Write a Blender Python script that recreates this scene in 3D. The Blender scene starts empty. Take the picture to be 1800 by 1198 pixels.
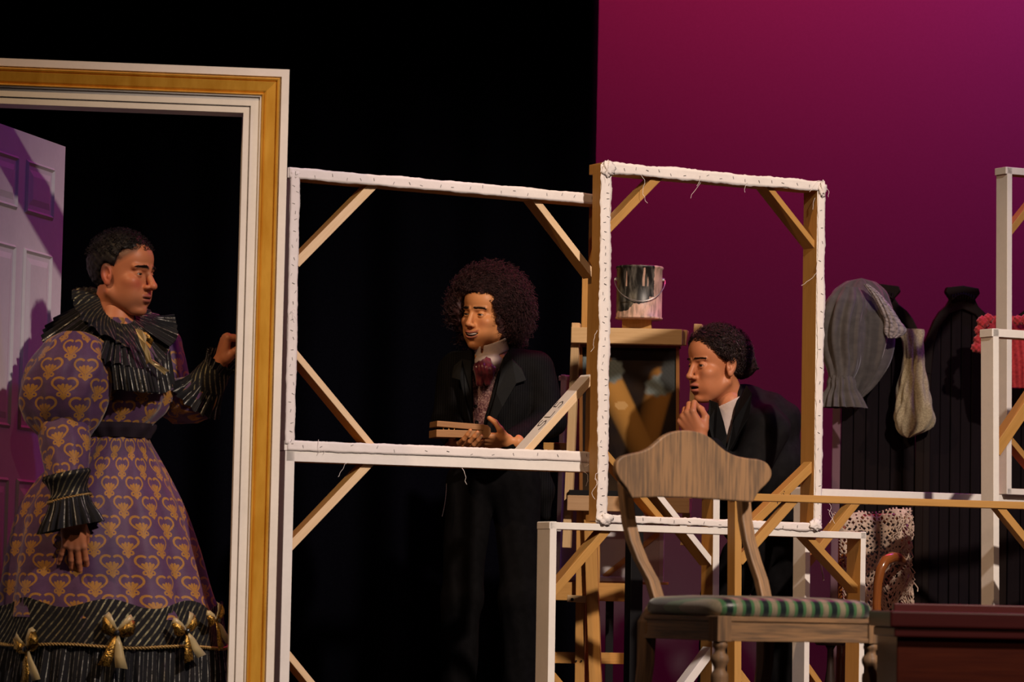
import bpy, bmesh, math, random
import numpy as np
from mathutils import Vector, Matrix

# ------------------------------------------------------------------ camera
SC = bpy.context.scene
F_PX = 6000.0                       # focal length in pixels of the 1800 x 1198 frame
EYE = 0.47
PITCH = math.atan(456.0 / F_PX)
ROLL = math.radians(1.2)
_F = Vector((0, math.cos(PITCH), math.sin(PITCH)))
_R0 = Vector((1, 0, 0))
_U0 = Vector((0, -math.sin(PITCH), math.cos(PITCH)))
_R = _R0 * math.cos(ROLL) + _U0 * math.sin(ROLL)
_U = _U0 * math.cos(ROLL) - _R0 * math.sin(ROLL)
CAMPOS = Vector((0, 0, EYE))
camd = bpy.data.cameras.new('camera')
camd.sensor_width = 36.0
camd.lens = F_PX * 36.0 / 1800.0
camd.clip_end = 100
camd.dof.use_dof = True
camd.dof.focus_distance = 11.8
camd.dof.aperture_fstop = 4.5
cam = bpy.data.objects.new('camera', camd)
SC.collection.objects.link(cam)
cam.matrix_world = Matrix(((_R.x, _U.x, -_F.x, 0), (_R.y, _U.y, -_F.y, 0), (_R.z, _U.z, -_F.z, EYE), (0, 0, 0, 1)))
SC.camera = cam

# ------------------------------------------------------------------ world, exposure
w = bpy.data.worlds.new('dark_theatre'); SC.world = w; w.use_nodes = True
w.node_tree.nodes['Background'].inputs[0].default_value = (0.25, 0.2, 0.35, 1)
w.node_tree.nodes['Background'].inputs[1].default_value = 0.008
SC.view_settings.view_transform = 'Standard'
SC.view_settings.look = 'None'
SC.view_settings.gamma = 1.0
SC.view_settings.use_curve_mapping = False
SC.view_settings.exposure = 0.0

# ------------------------------------------------------------------ stage lights
def spot(name, pos, target, power, color, angle, blend=0.5, radius=0.08):
    l = bpy.data.lights.new(name, 'SPOT'); l.energy = power; l.color = color
    l.spot_size = math.radians(angle); l.spot_blend = blend; l.shadow_soft_size = radius
    o = bpy.data.objects.new(name, l); SC.collection.objects.link(o)
    o.location = pos
    o.rotation_euler = (Vector(target) - Vector(pos)).to_track_quat('-Z', 'Y').to_euler()
    return o
def area(name, pos, target, power, color, sx, sy, spread=180):
    l = bpy.data.lights.new(name, 'AREA'); l.energy = power; l.color = color
    l.shape = 'RECTANGLE'; l.size = sx; l.size_y = sy; l.spread = math.radians(spread)
    o = bpy.data.objects.new(name, l); SC.collection.objects.link(o)
    o.location = pos
    o.rotation_euler = (Vector(target) - Vector(pos)).to_track_quat('-Z', 'Y').to_euler()
    return o
spot('front_spot_right', (4.3, 3.7, 6.3), (0.75, 11.2, 0.95), 4300, (1.0, 0.82, 0.68), 33, 1.0, 0.14)
spot('front_spot_left', (-4.6, 6.2, 6.6), (0.1, 11.5, 1.0), 950, (1.0, 0.64, 0.34), 28)
spot('front_spot_centre', (0.5, 1.0, 4.4), (0.7, 10.2, 0.8), 200, (1.0, 0.66, 0.46), 30)
spot('violet_top_spot_left', (0.9, 10.0, 5.6), (-1.55, 11.15, 1.0), 70, (0.30, 0.13, 1.0), 34)
spot('violet_top_spot_right', (3.6, 12.6, 5.6), (1.6, 13.2, 1.4), 170, (0.36, 0.16, 1.0), 40)
area('cyclorama_strip_pink', (1.6, 14.75, 5.1), (1.5, 16.2, 2.6), 225, (1.0, 0.03, 0.15), 3.6, 0.25)
area('cyclorama_strip_violet', (3.6, 14.9, 4.9), (3.4, 16.2, 2.6), 56, (0.5, 0.07, 0.9), 2.0, 0.25)
# ------------------------------------------------------------------ helpers
COL = SC.collection
PI = math.pi
rnd = random.Random(7)
def ray(px, py):
    return _F + _R * ((px - 900.0) / F_PX) + _U * ((599.0 - py) / F_PX)
def P(px, py, Y):
    d = ray(px, py); return CAMPOS + d * (Y / d.y)
def proj(p):
    v = Vector(p) - CAMPOS; z = v.dot(_F)
    return (900 + F_PX * v.dot(_R) / z, 599 - F_PX * v.dot(_U) / z)
class Plane:
    def __init__(s, px, py, Y, deg):
        a = math.radians(deg); s.p = P(px, py, Y)
        s.d = Vector((math.cos(a), math.sin(a), 0)); s.n = Vector((math.sin(a), -math.cos(a), 0))
    def hit(s, px, py, off=0.0):
        d = ray(px, py); t = ((s.p + s.n * off) - CAMPOS).dot(s.n) / d.dot(s.n); return CAMPOS + d * t

# ---- shader node expressions
class X:
    def __init__(s, t, sock): s.t = t; s.s = sock
    def _m(s, op, *o):
        n = s.t.nodes.new('ShaderNodeMath'); n.operation = op
        for i, v in enumerate((s,) + o):
            if isinstance(v, X): s.t.links.new(v.s, n.inputs[i])
            else: n.inputs[i].default_value = v
        return X(s.t, n.outputs[0])
    def __add__(s, o): return s._m('ADD', o)
    def __radd__(s, o): return s._m('ADD', o)
    def __sub__(s, o): return s._m('SUBTRACT', o)
    def __rsub__(s, o): return (s * -1.0) + o
    def __mul__(s, o): return s._m('MULTIPLY', o)
    def __rmul__(s, o): return s._m('MULTIPLY', o)
    def __truediv__(s, o): return s._m('DIVIDE', o)
    def abs(s): return s._m('ABSOLUTE')
    def sin(s): return s._m('SINE')
    def sqrt(s): return s._m('SQRT')
    def fract(s): return s._m('FRACT')
    def mx(s, o): return s._m('MAXIMUM', o)
    def mn(s, o): return s._m('MINIMUM', o)
    def lt(s, o): return s._m('LESS_THAN', o)
    def gt(s, o): return s._m('GREATER_THAN', o)
    def atan2(s, o): return s._m('ARCTAN2', o)
    def pw(s, o): return s._m('POWER', o)
class Mat:
    def __init__(s, name, rough=0.6, metallic=0.0, spec=0.3, color=None, sheen=0.0):
        s.m = bpy.data.materials.new(name); s.m.use_nodes = True; s.t = s.m.node_tree
        s.b = s.t.nodes['Principled BSDF']
        s.b.inputs['Roughness'].default_value = rough; s.b.inputs['Metallic'].default_value = metallic
        s.b.inputs['Specular IOR Level'].default_value = spec
        if sheen: s.b.inputs['Sheen Weight'].default_value = sheen
        if color: s.b.inputs['Base Color'].default_value = (*color, 1)
    def uv(s):
        n = s.t.nodes.new('ShaderNodeTexCoord'); x = s.t.nodes.new('ShaderNodeSeparateXYZ')
        s.t.links.new(n.outputs['UV'], x.inputs[0]); return X(s.t, x.outputs[0]), X(s.t, x.outputs[1])
    def obj(s):
        n = s.t.nodes.new('ShaderNodeTexCoord'); x = s.t.nodes.new('ShaderNodeSeparateXYZ')
        s.t.links.new(n.outputs['Object'], x.inputs[0]); return [X(s.t, x.outputs[i]) for i in range(3)]
    def noise(s, src='Object', scale=5.0, vec=(1, 1, 1), detail=3.0, rough=0.55):
        c = s.t.nodes.new('ShaderNodeTexCoord'); m = s.t.nodes.new('ShaderNodeMapping'); n = s.t.nodes.new('ShaderNodeTexNoise')
        s.t.links.new(c.outputs[src], m.inputs[0]); m.inputs['Scale'].default_value = vec
        s.t.links.new(m.outputs[0], n.inputs['Vector']); n.inputs['Scale'].default_value = scale
        n.inputs['Detail'].default_value = detail; n.inputs['Roughness'].default_value = rough
        return X(s.t, n.outputs[0])
    def ramp(s, fac, stops):
        r = s.t.nodes.new('ShaderNodeValToRGB'); s.t.links.new(fac.s, r.inputs[0])
        e = r.color_ramp.elements
        while len(e) < len(stops): e.new(0.5)
        for i, (p, c) in enumerate(stops): e[i].position = p; e[i].color = (*c, 1)
        return X(s.t, r.outputs[0])
    def mix(s, fac, a, b, mode='MIX'):
        n = s.t.nodes.new('ShaderNodeMix'); n.data_type = 'RGBA'; n.blend_type = mode
        for i, v in ((0, fac), (6, a), (7, b)):
            if isinstance(v, X): s.t.links.new(v.s, n.inputs[i])
            elif i == 0: n.inputs[0].default_value = v
            else: n.inputs[i].default_value = (*v, 1)
        return X(s.t, n.outputs[2])
    def attr(s, name='Col'):
        n = s.t.nodes.new('ShaderNodeAttribute'); n.attribute_name = name; return X(s.t, n.outputs[0])
    def set(s, sock, x): s.t.links.new(x.s, s.b.inputs[sock]); return s
    def bump(s, h, strength=0.3, dist=0.002):
        n = s.t.nodes.new('ShaderNodeBump'); n.inputs['Strength'].default_value = strength; n.inputs['Distance'].default_value = dist
        s.t.links.new(h.s, n.inputs['Height']); s.t.links.new(n.outputs[0], s.b.inputs['Normal']); return s

def speckled(name, c, var=0.12, scale=30, rough=0.7, **k):
    m = Mat(name, rough, **k); n = m.noise(scale=scale)
    m.set('Base Color', m.ramp(n, [(0.3, tuple(v * (1 - var) for v in c)), (0.7, tuple(min(1, v * (1 + var)) for v in c))]))
    m.bump(n, 0.15, 0.001); return m.m
def wood(name, c, c2, rough=0.5, sc=1.0, coat=0.0, contrast=(0.3, 0.7), spec=0.3):
    m = Mat(name, rough, spec=spec); n = m.noise('UV', 6 * sc, (1.2, 22, 1), 4.0, 0.6)
    n2 = m.noise('UV', 3.0 * sc, (0.8, 6, 1), 2.0)
    f = n * 0.65 + n2 * 0.35
    m.set('Base Color', m.ramp(f, [(contrast[0], c2), (contrast[1], c)])); m.bump(n, 0.12, 0.001)
    if coat: m.b.inputs['Coat Weight'].default_value = coat; m.b.inputs['Coat Roughness'].default_value = 0.15
    return m.m

# ---- mesh collection
class MB:
    def __init__(s): s.v = []; s.f = []; s.mi = []; s.uv = []; s.col = None
    def add(s, vs, fs, mi=0, uvs=None):
        b = len(s.v); s.v += [tuple(v) for v in vs]
        for k, f in enumerate(fs):
            s.f.append(tuple(b + i for i in f)); s.mi.append(mi if isinstance(mi, int) else mi[k])
            s.uv.append(uvs[k] if uvs else [(0, 0)] * len(f))
        return s
    def board(s, p, q, w, d, n, mats=(0, 0, 0, 0, 0), back=True):
        """board whose FRONT face centre line runs p->q, width w in plane, depth d behind. mats: front, +side, -side, back, ends"""
        p, q, n = Vector(p), Vector(q), Vector(n).normalized()
        t = (q - p); L = t.length; t.normalize(); n = (n - t * n.dot(t)).normalized(); sd = t.cross(n)
        a = [p + sd * w / 2, p - sd * w / 2, q - sd * w / 2, q + sd * w / 2]; b = [v - n * d for v in a]
        off = rnd.random() * 7
        fs = [(0, 1, 2, 3), (0, 3, 7, 4), (1, 5, 6, 2), (4, 7, 6, 5), (0, 4, 5, 1), (3, 2, 6, 7)]
        def U(w_): return [(off, 0), (off, w_), (off + L, w_), (off + L, 0)]
        uvs = [U(w), [(off, 1), (off + L, 1), (off + L, 1 + d), (off, 1 + d)], [(off, 2), (off, 2 + d), (off + L, 2 + d), (off + L, 2)],
               [(off, 3), (off + L, 3), (off + L, 3 + w), (off, 3 + w)], [(off, 4), (off, 4 + d), (off + w, 4 + d), (off + w, 4)], [(off, 5), (off, 5 + w), (off + d, 5 + w), (off + d, 5)]]
        return s.add(a + b, fs, [mats[0], mats[1], mats[2], mats[3], mats[4], mats[4]], uvs)
    def box(s, c, h, M=None, mi=0):
        """axis box centre c half sizes h, optional rotation Matrix 3x3"""
        c = Vector(c); M = M or Matrix.Identity(3)
        L = max(range(3), key=lambda i: h[i]); ax = [M @ Vector(((1, 0, 0), (0, 1, 0), (0, 0, 1))[i]) for i in range(3)]
        i1, i2 = [i for i in range(3) if i != L]
        t = ax[L]; n = ax[i2]
        p = c - t * h[L] + n * h[i2]; q = c + t * h[L] + n * h[i2]
        return s.board(p, q, 2 * h[i1], 2 * h[i2], n, (mi,) * 5)
    def tube(s, pts, r, seg=8, mi=0, caps=True, squash=1.0):
        pts = [Vector(p) for p in pts]; n = len(pts); rr = r if hasattr(r, '__len__') else [r] * n
        vs = []; uvs = []; fs = []; up = None; acc = 0; lens = []
        for i, p in enumerate(pts):
            t = (pts[min(i + 1, n - 1)] - pts[max(i - 1, 0)]).normalized()
            if up is None:
                up = Vector((0, 0, 1)) if abs(t.z) < 0.9 else Vector((1, 0, 0))
            up = (up - t * up.dot(t)).normalized(); sd = t.cross(up)
            if i: acc += (p - pts[i - 1]).length
            lens.append(acc)
            for k in range(seg):
                a = 2 * PI * k / seg; vs.append(p + (up * math.cos(a) * squash + sd * math.sin(a)) * rr[i])
        for i in range(n - 1):
            for k in range(seg):
                k2 = (k + 1) % seg
                fs.append((i * seg + k, i * seg + k2, (i + 1) * seg + k2, (i + 1) * seg + k))
                c = 2 * PI * max(rr)
                uvs.append([(lens[i], c * k / seg), (lens[i], c * (k + 1) / seg), (lens[i + 1], c * (k + 1) / seg), (lens[i + 1], c * k / seg)])
        if caps:
            fs.append(tuple(range(seg))[::-1]); uvs.append([(0, 0)] * seg)
            fs.append(tuple((n - 1) * seg + k for k in range(seg))); uvs.append([(0, 0)] * seg)
        return s.add(vs, fs, mi, uvs)
    def lathe(s, c, prof, seg=24, mi=0, axis=None):
        """prof list of (r, z) about a vertical axis at c"""
        c = Vector(c); vs = []; fs = []; uvs = []
        for (r, z) in prof:
            for k in range(seg):
                a = 2 * PI * k / seg; vs.append(c + Vector((r * math.cos(a), r * math.sin(a), z)))
        for i in range(len(prof) - 1):
            for k in range(seg):
                k2 = (k + 1) % seg; fs.append((i * seg + k, i * seg + k2, (i + 1) * seg + k2, (i + 1) * seg + k))
                uvs.append([(prof[i][1], k / seg), (prof[i][1], (k + 1) / seg), (prof[i + 1][1], (k + 1) / seg), (prof[i + 1][1], k / seg)])
        fs.append(tuple(range(seg))[::-1]); uvs.append([(0, 0)] * seg)
        fs.append(tuple((len(prof) - 1) * seg + k for k in range(seg))); uvs.append([(0, 0)] * seg)
        return s.add(vs, fs, mi, uvs)
    def slab(s, outline, n, d, mi=0, uvax=None):
        """polygon outline (3D points, one plane) with front normal n, thickness d behind"""
        n = Vector(n).normalized(); a = [Vector(p) for p in outline]; k = len(a)
        ar = Vector((0, 0, 0))
        for i in range(k): ar += a[i].cross(a[(i + 1) % k])
        if ar.dot(n) < 0: a.reverse()
        b = [p - n * d for p in a]
        ux = uvax or Vector((0, 0, 1)); uy = n.cross(ux)
        fs = [tuple(range(k)), tuple(range(2 * k - 1, k - 1, -1))]
        U = lambda p: (p.dot(ux), p.dot(uy))
        uvs = [[U(p) for p in a], [U(p) for p in reversed(b)]]
        for i in range(k):
            j = (i + 1) % k; fs.append((i, i + k, j + k, j)); uvs.append([U(a[i]), U(b[i]), U(b[j]), U(a[j])])
        return s.add(a + b, fs, mi, uvs)
    def grid(s, G, mi=0, closed=False, UV=None):
        """G[i][j] 3D points"""
        n, m = len(G), len(G[0]); vs = [p for r in G for p in r]; fs = []; uvs = []
        for i in range(n - 1):
            for j in range(m if closed else m - 1):
                j2 = (j + 1) % m
                fs.append((i * m + j, i * m + j2, (i + 1) * m + j2, (i + 1) * m + j))
                if UV: uvs.append([UV(i, j), UV(i, j + 1), UV(i + 1, j + 1), UV(i + 1, j)])
        return s.add(vs, fs, mi, uvs if UV else None)
    def build(s, name, mats, parent=None, smooth=False, bevel=0.0, solid=0.0, loc=None):
        if not isinstance(mats, (list, tuple)): mats = [mats]
        org = Vector(loc) if loc is not None else (Vector(ROOT[root_of(parent)]) if parent else Vector((0, 0, 0)))
        me = bpy.data.meshes.new(name)
        me.from_pydata([(v[0] - org.x, v[1] - org.y, v[2] - org.z) for v in s.v], [], s.f)
        for m in mats: me.materials.append(m)
        me.polygons.foreach_set('material_index', s.mi)
        l = me.uv_layers.new(name='UVMap'); l.data.foreach_set('uv', [c for u in s.uv for p in u for c in p])
        if s.col is not None:
            a = me.color_attributes.new('Col', 'FLOAT_COLOR', 'POINT'); a.data.foreach_set('color', np.asarray(s.col, dtype=np.float32).ravel())
        if smooth: me.polygons.foreach_set('use_smooth', [True] * len(me.polygons))
        me.update()
        o = bpy.data.objects.new(name, me); COL.objects.link(o)
        if parent: o.parent = parent
        else: o.location = org; ROOT[o.name] = org
        if solid:
            md = o.modifiers.new('thickness', 'SOLIDIFY'); md.thickness = solid; md.offset = 0
        if bevel:
            md = o.modifiers.new('edges', 'BEVEL'); md.width = bevel; md.segments = 2; md.limit_method = 'ANGLE'; md.angle_limit = math.radians(40)
        return o
ROOT = {}
def root_of(o):
    while o.parent: o = o.parent
    return o.name
def tag(o, label=None, cat=None, group=None, kind=None):
    if label: o['label'] = label
    if cat: o['category'] = cat
    if group: o['group'] = group
    if kind: o['kind'] = kind
    return o
def thing(name, loc, label, cat, group=None):
    o = bpy.data.objects.new(name, None); COL.objects.link(o); o.location = loc; o.empty_display_size = 0.1
    ROOT[o.name] = Vector(loc); return tag(o, label, cat, group)

def np_mesh(name, V, Fc, mats, parent, col=None, uv=None, smooth=True):
    """numpy verts / quads into one object under parent"""
    org = np.array(ROOT[root_of(parent)])
    me = bpy.data.meshes.new(name); nf = len(Fc); k = Fc.shape[1]
    me.vertices.add(len(V)); me.vertices.foreach_set('co', (np.asarray(V) - org).astype(np.float32).ravel())
    me.loops.add(nf * k); me.loops.foreach_set('vertex_index', Fc.astype(np.int32).ravel())
    me.polygons.add(nf); me.polygons.foreach_set('loop_start', np.arange(0, nf * k, k, dtype=np.int32))
    if smooth: me.polygons.foreach_set('use_smooth', np.ones(nf, dtype=bool))
    me.update(calc_edges=True); me.validate()
    if col is not None:
        c = np.ones((len(V), 4), np.float32); c[:, :3] = col
        a = me.color_attributes.new('Col', 'FLOAT_COLOR', 'POINT'); a.data.foreach_set('color', c.ravel())
    if uv is not None:
        l = me.uv_layers.new(name='UVMap'); l.data.foreach_set('uv', uv[Fc.ravel()].astype(np.float32).ravel())
    for m in (mats if isinstance(mats, (list, tuple)) else [mats]): me.materials.append(m)
    o = bpy.data.objects.new(name, me); COL.objects.link(o); o.parent = parent
    return o

# ---- signed distance modelling
A3 = lambda *v: np.array(v, dtype=np.float32)
def ell(Q, c, r, R=None):
    d = Q - np.asarray(c, np.float32)
    if R is not None: d = d @ np.asarray(R, np.float32)       # columns of R = local axes
    r = np.asarray(r, np.float32); a = d / r; k0 = np.sqrt((a * a).sum(-1)) + 1e-9; b = a / r; k1 = np.sqrt((b * b).sum(-1)) + 1e-9
    return k0 * (k0 - 1) / k1
def rc(Q, a, b, ra, rb):
    a = np.asarray(a, np.float32); b = np.asarray(b, np.float32); ab = b - a
    t = np.clip(((Q - a) @ ab) / max(1e-9, float(ab @ ab)), 0, 1)
    e = Q - a - t[:, None] * ab
    return np.sqrt((e * e).sum(-1)) - (ra + (rb - ra) * t)
def smin(a, b, k):
    h = np.clip(0.5 + 0.5 * (b - a) / k, 0, 1); return b * (1 - h) + a * h - k * h * (1 - h)
def smax(a, b, k): return -smin(-a, -b, k)
def chain(Q, pts, rs, k=0.02):
    d = None
    for i in range(len(pts) - 1):
        e = rc(Q, pts[i], pts[i + 1], rs[i], rs[i + 1]); d = e if d is None else smin(d, e, k)
    return d
def snets(f, lo, hi, h):
    lo = np.asarray(lo, np.float32); n = (np.ceil((np.asarray(hi) - lo) / h)).astype(int) + 1
    ax = [lo[i] + h * np.arange(n[i], dtype=np.float32) for i in range(3)]
    V = np.empty(tuple(n), np.float32)
    step = max(1, 400000 // (n[1] * n[2]))
    for i in range(0, n[0], step):
        g = np.stack(np.meshgrid(ax[0][i:i + step], ax[1], ax[2], indexing='ij'), -1)
        V[i:i + step] = f(g.reshape(-1, 3)).reshape(g.shape[:3])
    S = V < 0
    cnt = np.zeros(tuple(n - 1), np.int8)
    cor = [(a, b, c) for a in (0, 1) for b in (0, 1) for c in (0, 1)]
    sl = lambda c: tuple(slice(c[i], n[i] - 1 + c[i]) for i in range(3))
    for c in cor: cnt += S[sl(c)]
    act = (cnt > 0) & (cnt < 8); idx = np.argwhere(act)
    vals = np.stack([V[idx[:, 0] + c[0], idx[:, 1] + c[1], idx[:, 2] + c[2]] for c in cor], 1)
    acc = np.zeros((len(idx), 3), np.float32); num = np.zeros(len(idx), np.float32)
    for i, a in enumerate(cor):
        for j, b in enumerate(cor):
            if j > i and sum(abs(a[q] - b[q]) for q in range(3)) == 1:
                m = (vals[:, i] < 0) != (vals[:, j] < 0)
                t = np.where(m, vals[:, i] / np.where(m, vals[:, i] - vals[:, j], 1), 0)
                p = np.array(a, np.float32) + t[:, None] * (np.array(b, np.float32) - np.array(a, np.float32))
                acc += p * m[:, None]; num += m
    vert = lo + (idx + acc / num[:, None]) * h
    vid = np.full(tuple(n - 1), -1, np.int64); vid[act] = np.arange(len(idx))
    faces = []
    for d in range(3):
        e1, e2 = (d + 1) % 3, (d + 2) % 3
        s0 = [slice(0, n[i]) for i in range(3)]; s1 = list(s0); s0[d] = slice(0, n[d] - 1); s1[d] = slice(1, n[d])
        ch = S[tuple(s0)] != S[tuple(s1)]; w_ = np.argwhere(ch)
        w_ = w_[(w_[:, e1] > 0) & (w_[:, e2] > 0) & (w_[:, e1] < n[e1] - 1) & (w_[:, e2] < n[e2] - 1)]
        if not len(w_): continue
        u1 = np.zeros(3, int); u1[e1] = 1; u2 = np.zeros(3, int); u2[e2] = 1
        q = [w_ - u1 - u2, w_ - u2, w_, w_ - u1]
        fc = np.stack([vid[c[:, 0], c[:, 1], c[:, 2]] for c in q], 1)
        flip = ~S[w_[:, 0], w_[:, 1], w_[:, 2]]
        fc[flip] = fc[flip][:, ::-1]
        faces.append(fc)
    Fc = np.concatenate(faces); Fc = Fc[(Fc >= 0).all(1)]
    return vert, Fc
def xf(V, M):
    M = np.array(M); return V @ M[:3, :3].T + M[:3, 3]
def join(meshes):
    Vs, Fs, Cs = [], [], []; b = 0
    for V, Fc, C in meshes: Vs.append(V); Fs.append(Fc + b); Cs.append(C); b += len(V)
    return np.concatenate(Vs), np.concatenate(Fs), np.concatenate(Cs)
def strands(paths, r, seg=3):
    """paths (n, m, 3) -> tubes as quads"""
    n, m, _ = paths.shape
    t = np.gradient(paths, axis=1); t /= np.linalg.norm(t, axis=2, keepdims=True) + 1e-9
    up = np.zeros_like(t); up[..., 2] = 1; up[np.abs(t[..., 2]) > 0.9] = (1, 0, 0)
    a = np.cross(t, up); a /= np.linalg.norm(a, axis=2, keepdims=True) + 1e-9; b = np.cross(t, a)
    rr = r * np.linspace(1, 0.45, m)[None, :, None]
    V = np.stack([paths + rr * (math.cos(2 * PI * k / seg) * a + math.sin(2 * PI * k / seg) * b) for k in range(seg)], 2).reshape(-1, 3)
    i = np.arange(n)[:, None, None] * m * seg; j = np.arange(m - 1)[None, :, None] * seg; k = np.arange(seg)[None, None, :]; k2 = (k + 1) % seg
    Fc = np.stack(np.broadcast_arrays(i + j + k, i + j + k2, i + j + seg + k2, i + j + seg + k), -1).reshape(-1, 4)
    return V, Fc
def loft(C, AX, AY, RX, RY, nu=48, disp=None, span=(0, 2 * PI), uscale=None):
    """rings of points: centre + ax*rx*cos + ay*ry*sin, disp(theta, t)-> radial factor. returns V, quads, uv"""
    C = np.asarray(C, float); n = len(C); AX = np.broadcast_to(np.asarray(AX, float), (n, 3)); AY = np.broadcast_to(np.asarray(AY, float), (n, 3))
    RX = np.asarray(RX, float); RY = np.asarray(RY, float)
    th = np.linspace(span[0], span[1], nu + 1)
    t = np.linspace(0, 1, n)
    k = np.ones((n, nu + 1)) if disp is None else disp(th[None, :], t[:, None])
    V = C[:, None] + AX[:, None] * (RX[:, None] * np.cos(th)[None] * k)[..., None] + AY[:, None] * (RY[:, None] * np.sin(th)[None] * k)[..., None]
    ln = np.concatenate([[0], np.cumsum(np.linalg.norm(np.diff(C, axis=0), axis=1))])
    us = uscale if uscale else float(np.mean((RX + RY) / 2))
    uv = np.stack([np.broadcast_to(th[None] * us, (n, nu + 1)), np.broadcast_to(ln[:, None], (n, nu + 1))], -1).reshape(-1, 2)
    m = nu + 1
    i = np.arange(n - 1)[:, None] * m; j = np.arange(nu)[None]
    Fc = np.stack([i + j, i + j + 1, i + m + j + 1, i + m + j], -1).reshape(-1, 4)
    return V.reshape(-1, 3), Fc, uv
def spline(keys, n):
    """keys [(t, v...)] -> n samples by cubic (catmull) interpolation"""
    k = np.array(keys, float); t = np.linspace(k[0, 0], k[-1, 0], n); out = np.empty((n, k.shape[1] - 1))
    for c in range(1, k.shape[1]):
        m = np.gradient(k[:, c], k[:, 0]); i = np.clip(np.searchsorted(k[:, 0], t) - 1, 0, len(k) - 2)
        h = k[i + 1, 0] - k[i, 0]; s = (t - k[i, 0]) / h
        out[:, c - 1] = (2 * s**3 - 3 * s**2 + 1) * k[i, c] + (s**3 - 2 * s**2 + s) * h * m[i] + (-2 * s**3 + 3 * s**2) * k[i + 1, c] + (s**3 - s**2) * h * m[i + 1]
    return out
def frame3(x, z):
    """matrix with local x axis along x, local z close to z"""
    x = Vector(x).normalized(); z = Vector(z); z = (z - x * z.dot(x)).normalized(); y = z.cross(x)
    return Matrix(((x.x, y.x, z.x), (x.y, y.y, z.y), (x.z, y.z, z.z)))
# ------------------------------------------------------------------ the stage
M_floor = speckled('stage_floor_black', (0.02, 0.018, 0.018), 0.3, 12, 0.6)
mb = MB(); mb.box((0.5, 11.5, -0.05), (7.0, 5.5, 0.05))
tag(mb.build('floor', M_floor), 'black painted stage floor', None, None, 'structure')
mcy = Mat('cyclorama_cloth', 0.9, spec=0.0)
nz = mcy.noise(scale=260, detail=2); mcy.set('Base Color', mcy.ramp(nz, [(0.3, (0.084, 0.078, 0.084)), (0.7, (0.100, 0.094, 0.100))])); mcy.bump(nz, 0.15, 0.001)
mb = MB(); mb.box((2.2, 16.25, 3.0), (4.6, 0.02, 3.0))
tag(mb.build('wall_back', mcy.m), 'pale cyclorama cloth washed with magenta light', None, None, 'structure')
# black masking drape, softly folded
mdr = Mat('black_velour', 0.95, spec=0.02); nz = mdr.noise(scale=150, detail=2)
mdr.set('Base Color', mdr.ramp(nz, [(0.3, (0.0025, 0.0025, 0.005)), (0.7, (0.004, 0.004, 0.008))]))
edge = P(1049, 150, 14.5).x
G = []
xs = np.linspace(-6.0, edge, 260)
for z in (0.01, 2.0, 4.0, 6.2):
    G.append([Vector((x, 14.5 + 0.05 * math.sin(x * 17) + 0.03 * math.sin(x * 7.3 + 1), z)) for x in xs])
o = MB().grid(G).build('black_drape', mdr.m, smooth=True, solid=0.01, loc=(-3, 14.5, 0))
tag(o, 'black velour masking drape hanging behind the doorway and left frames', 'curtain')
# ------------------------------------------------------------------ doorway with gilt moulding
def paint(name, c, rough=0.55, bumpy=0.1):
    m = Mat(name, rough, spec=0.25); n = m.noise(scale=9, detail=4); n2 = m.noise(scale=70, detail=2)
    f = n * 0.7 + n2 * 0.3
    m.set('Base Color', m.ramp(f, [(0.3, tuple(v * 0.9 for v in c)), (0.65, c)])); m.bump(n2, bumpy, 0.001); return m.m
M_white = paint('white_paint', (0.80, 0.76, 0.73))
M_door = paint('door_white_paint', (0.72, 0.70, 0.74))
M_cloth = paint('primed_canvas', (0.82, 0.76, 0.75), 0.85, 0.4)
mg = Mat('gold_paint', 0.42, metallic=0.25, spec=0.4); nz = mg.noise(scale=26, vec=(1, 1, 0.25), detail=4)
mg.set('Base Color', mg.ramp(nz, [(0.3, (0.56, 0.27, 0.025)), (0.7, (0.72, 0.40, 0.06))])); M_gold = mg.m
M_pine = wood('raw_pine', (0.50, 0.265, 0.075), (0.39, 0.20, 0.05), 0.6)
M_pale = wood('pale_pine', (0.78, 0.58, 0.38), (0.66, 0.46, 0.27), 0.6)
M_ink = Mat('black_marker', 0.6, color=(0.02, 0.015, 0.02)).m
M_staple = Mat('steel_staple', 0.4, metallic=0.7, color=(0.3, 0.28, 0.28)).m

DP = Plane(465, 600, 10.7, 7)
cr = DP.hit(428, 198); zt = cr.z
OPEN = 0.86
def dpt(u, z, pr): return Vector((cr.x, cr.y, 0)) + DP.d * u + DP.n * pr + Vector((0, 0, z))
def sweep(prof):
    m = MB(); path = []
    for (o, pr) in prof:
        path.append([dpt(-OPEN - o, 0, pr), dpt(-OPEN - o, zt + o, pr), dpt(o, zt + o, pr), dpt(o, 0, pr)])
    G = [[path[i][k] for i in range(len(path))] for k in range(4)]
    for k in range(3):
        m.grid([G[k], G[k + 1]])
    return m
DT = thing('doorway', dpt(-OPEN / 2, 0, 0), 'tall freestanding white doorway with a gold moulding round its frame', 'doorway')
sweep([(0.055, -0.10), (0, -0.10), (0, 0), (0.018, 0), (0.0185, -0.008), (0.022, -0.008), (0.0225, 0.004), (0.05, 0.004), (0.051, 0.012), (0.055, 0.012), (0.055, -0.01)]).build('inner_casing', M_white, DT)
sweep([(0.055, -0.01), (0.055, 0.014), (0.0575, 0.019), (0.061, 0.016), (0.063, 0.009), (0.066, 0.012), (0.07, 0.015), (0.098, 0.022), (0.101, 0.013), (0.104, 0.020), (0.108, 0.022), (0.112, 0.017), (0.112, -0.01)]).build('gold_moulding', M_gold, DT)
sweep([(0.112, -0.01), (0.112, 0.002), (0.1165, 0.002), (0.117, 0.014), (0.141, 0.014), (0.141, -0.10), (0.055, -0.10)]).build('outer_casing', M_white, DT)
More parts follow.
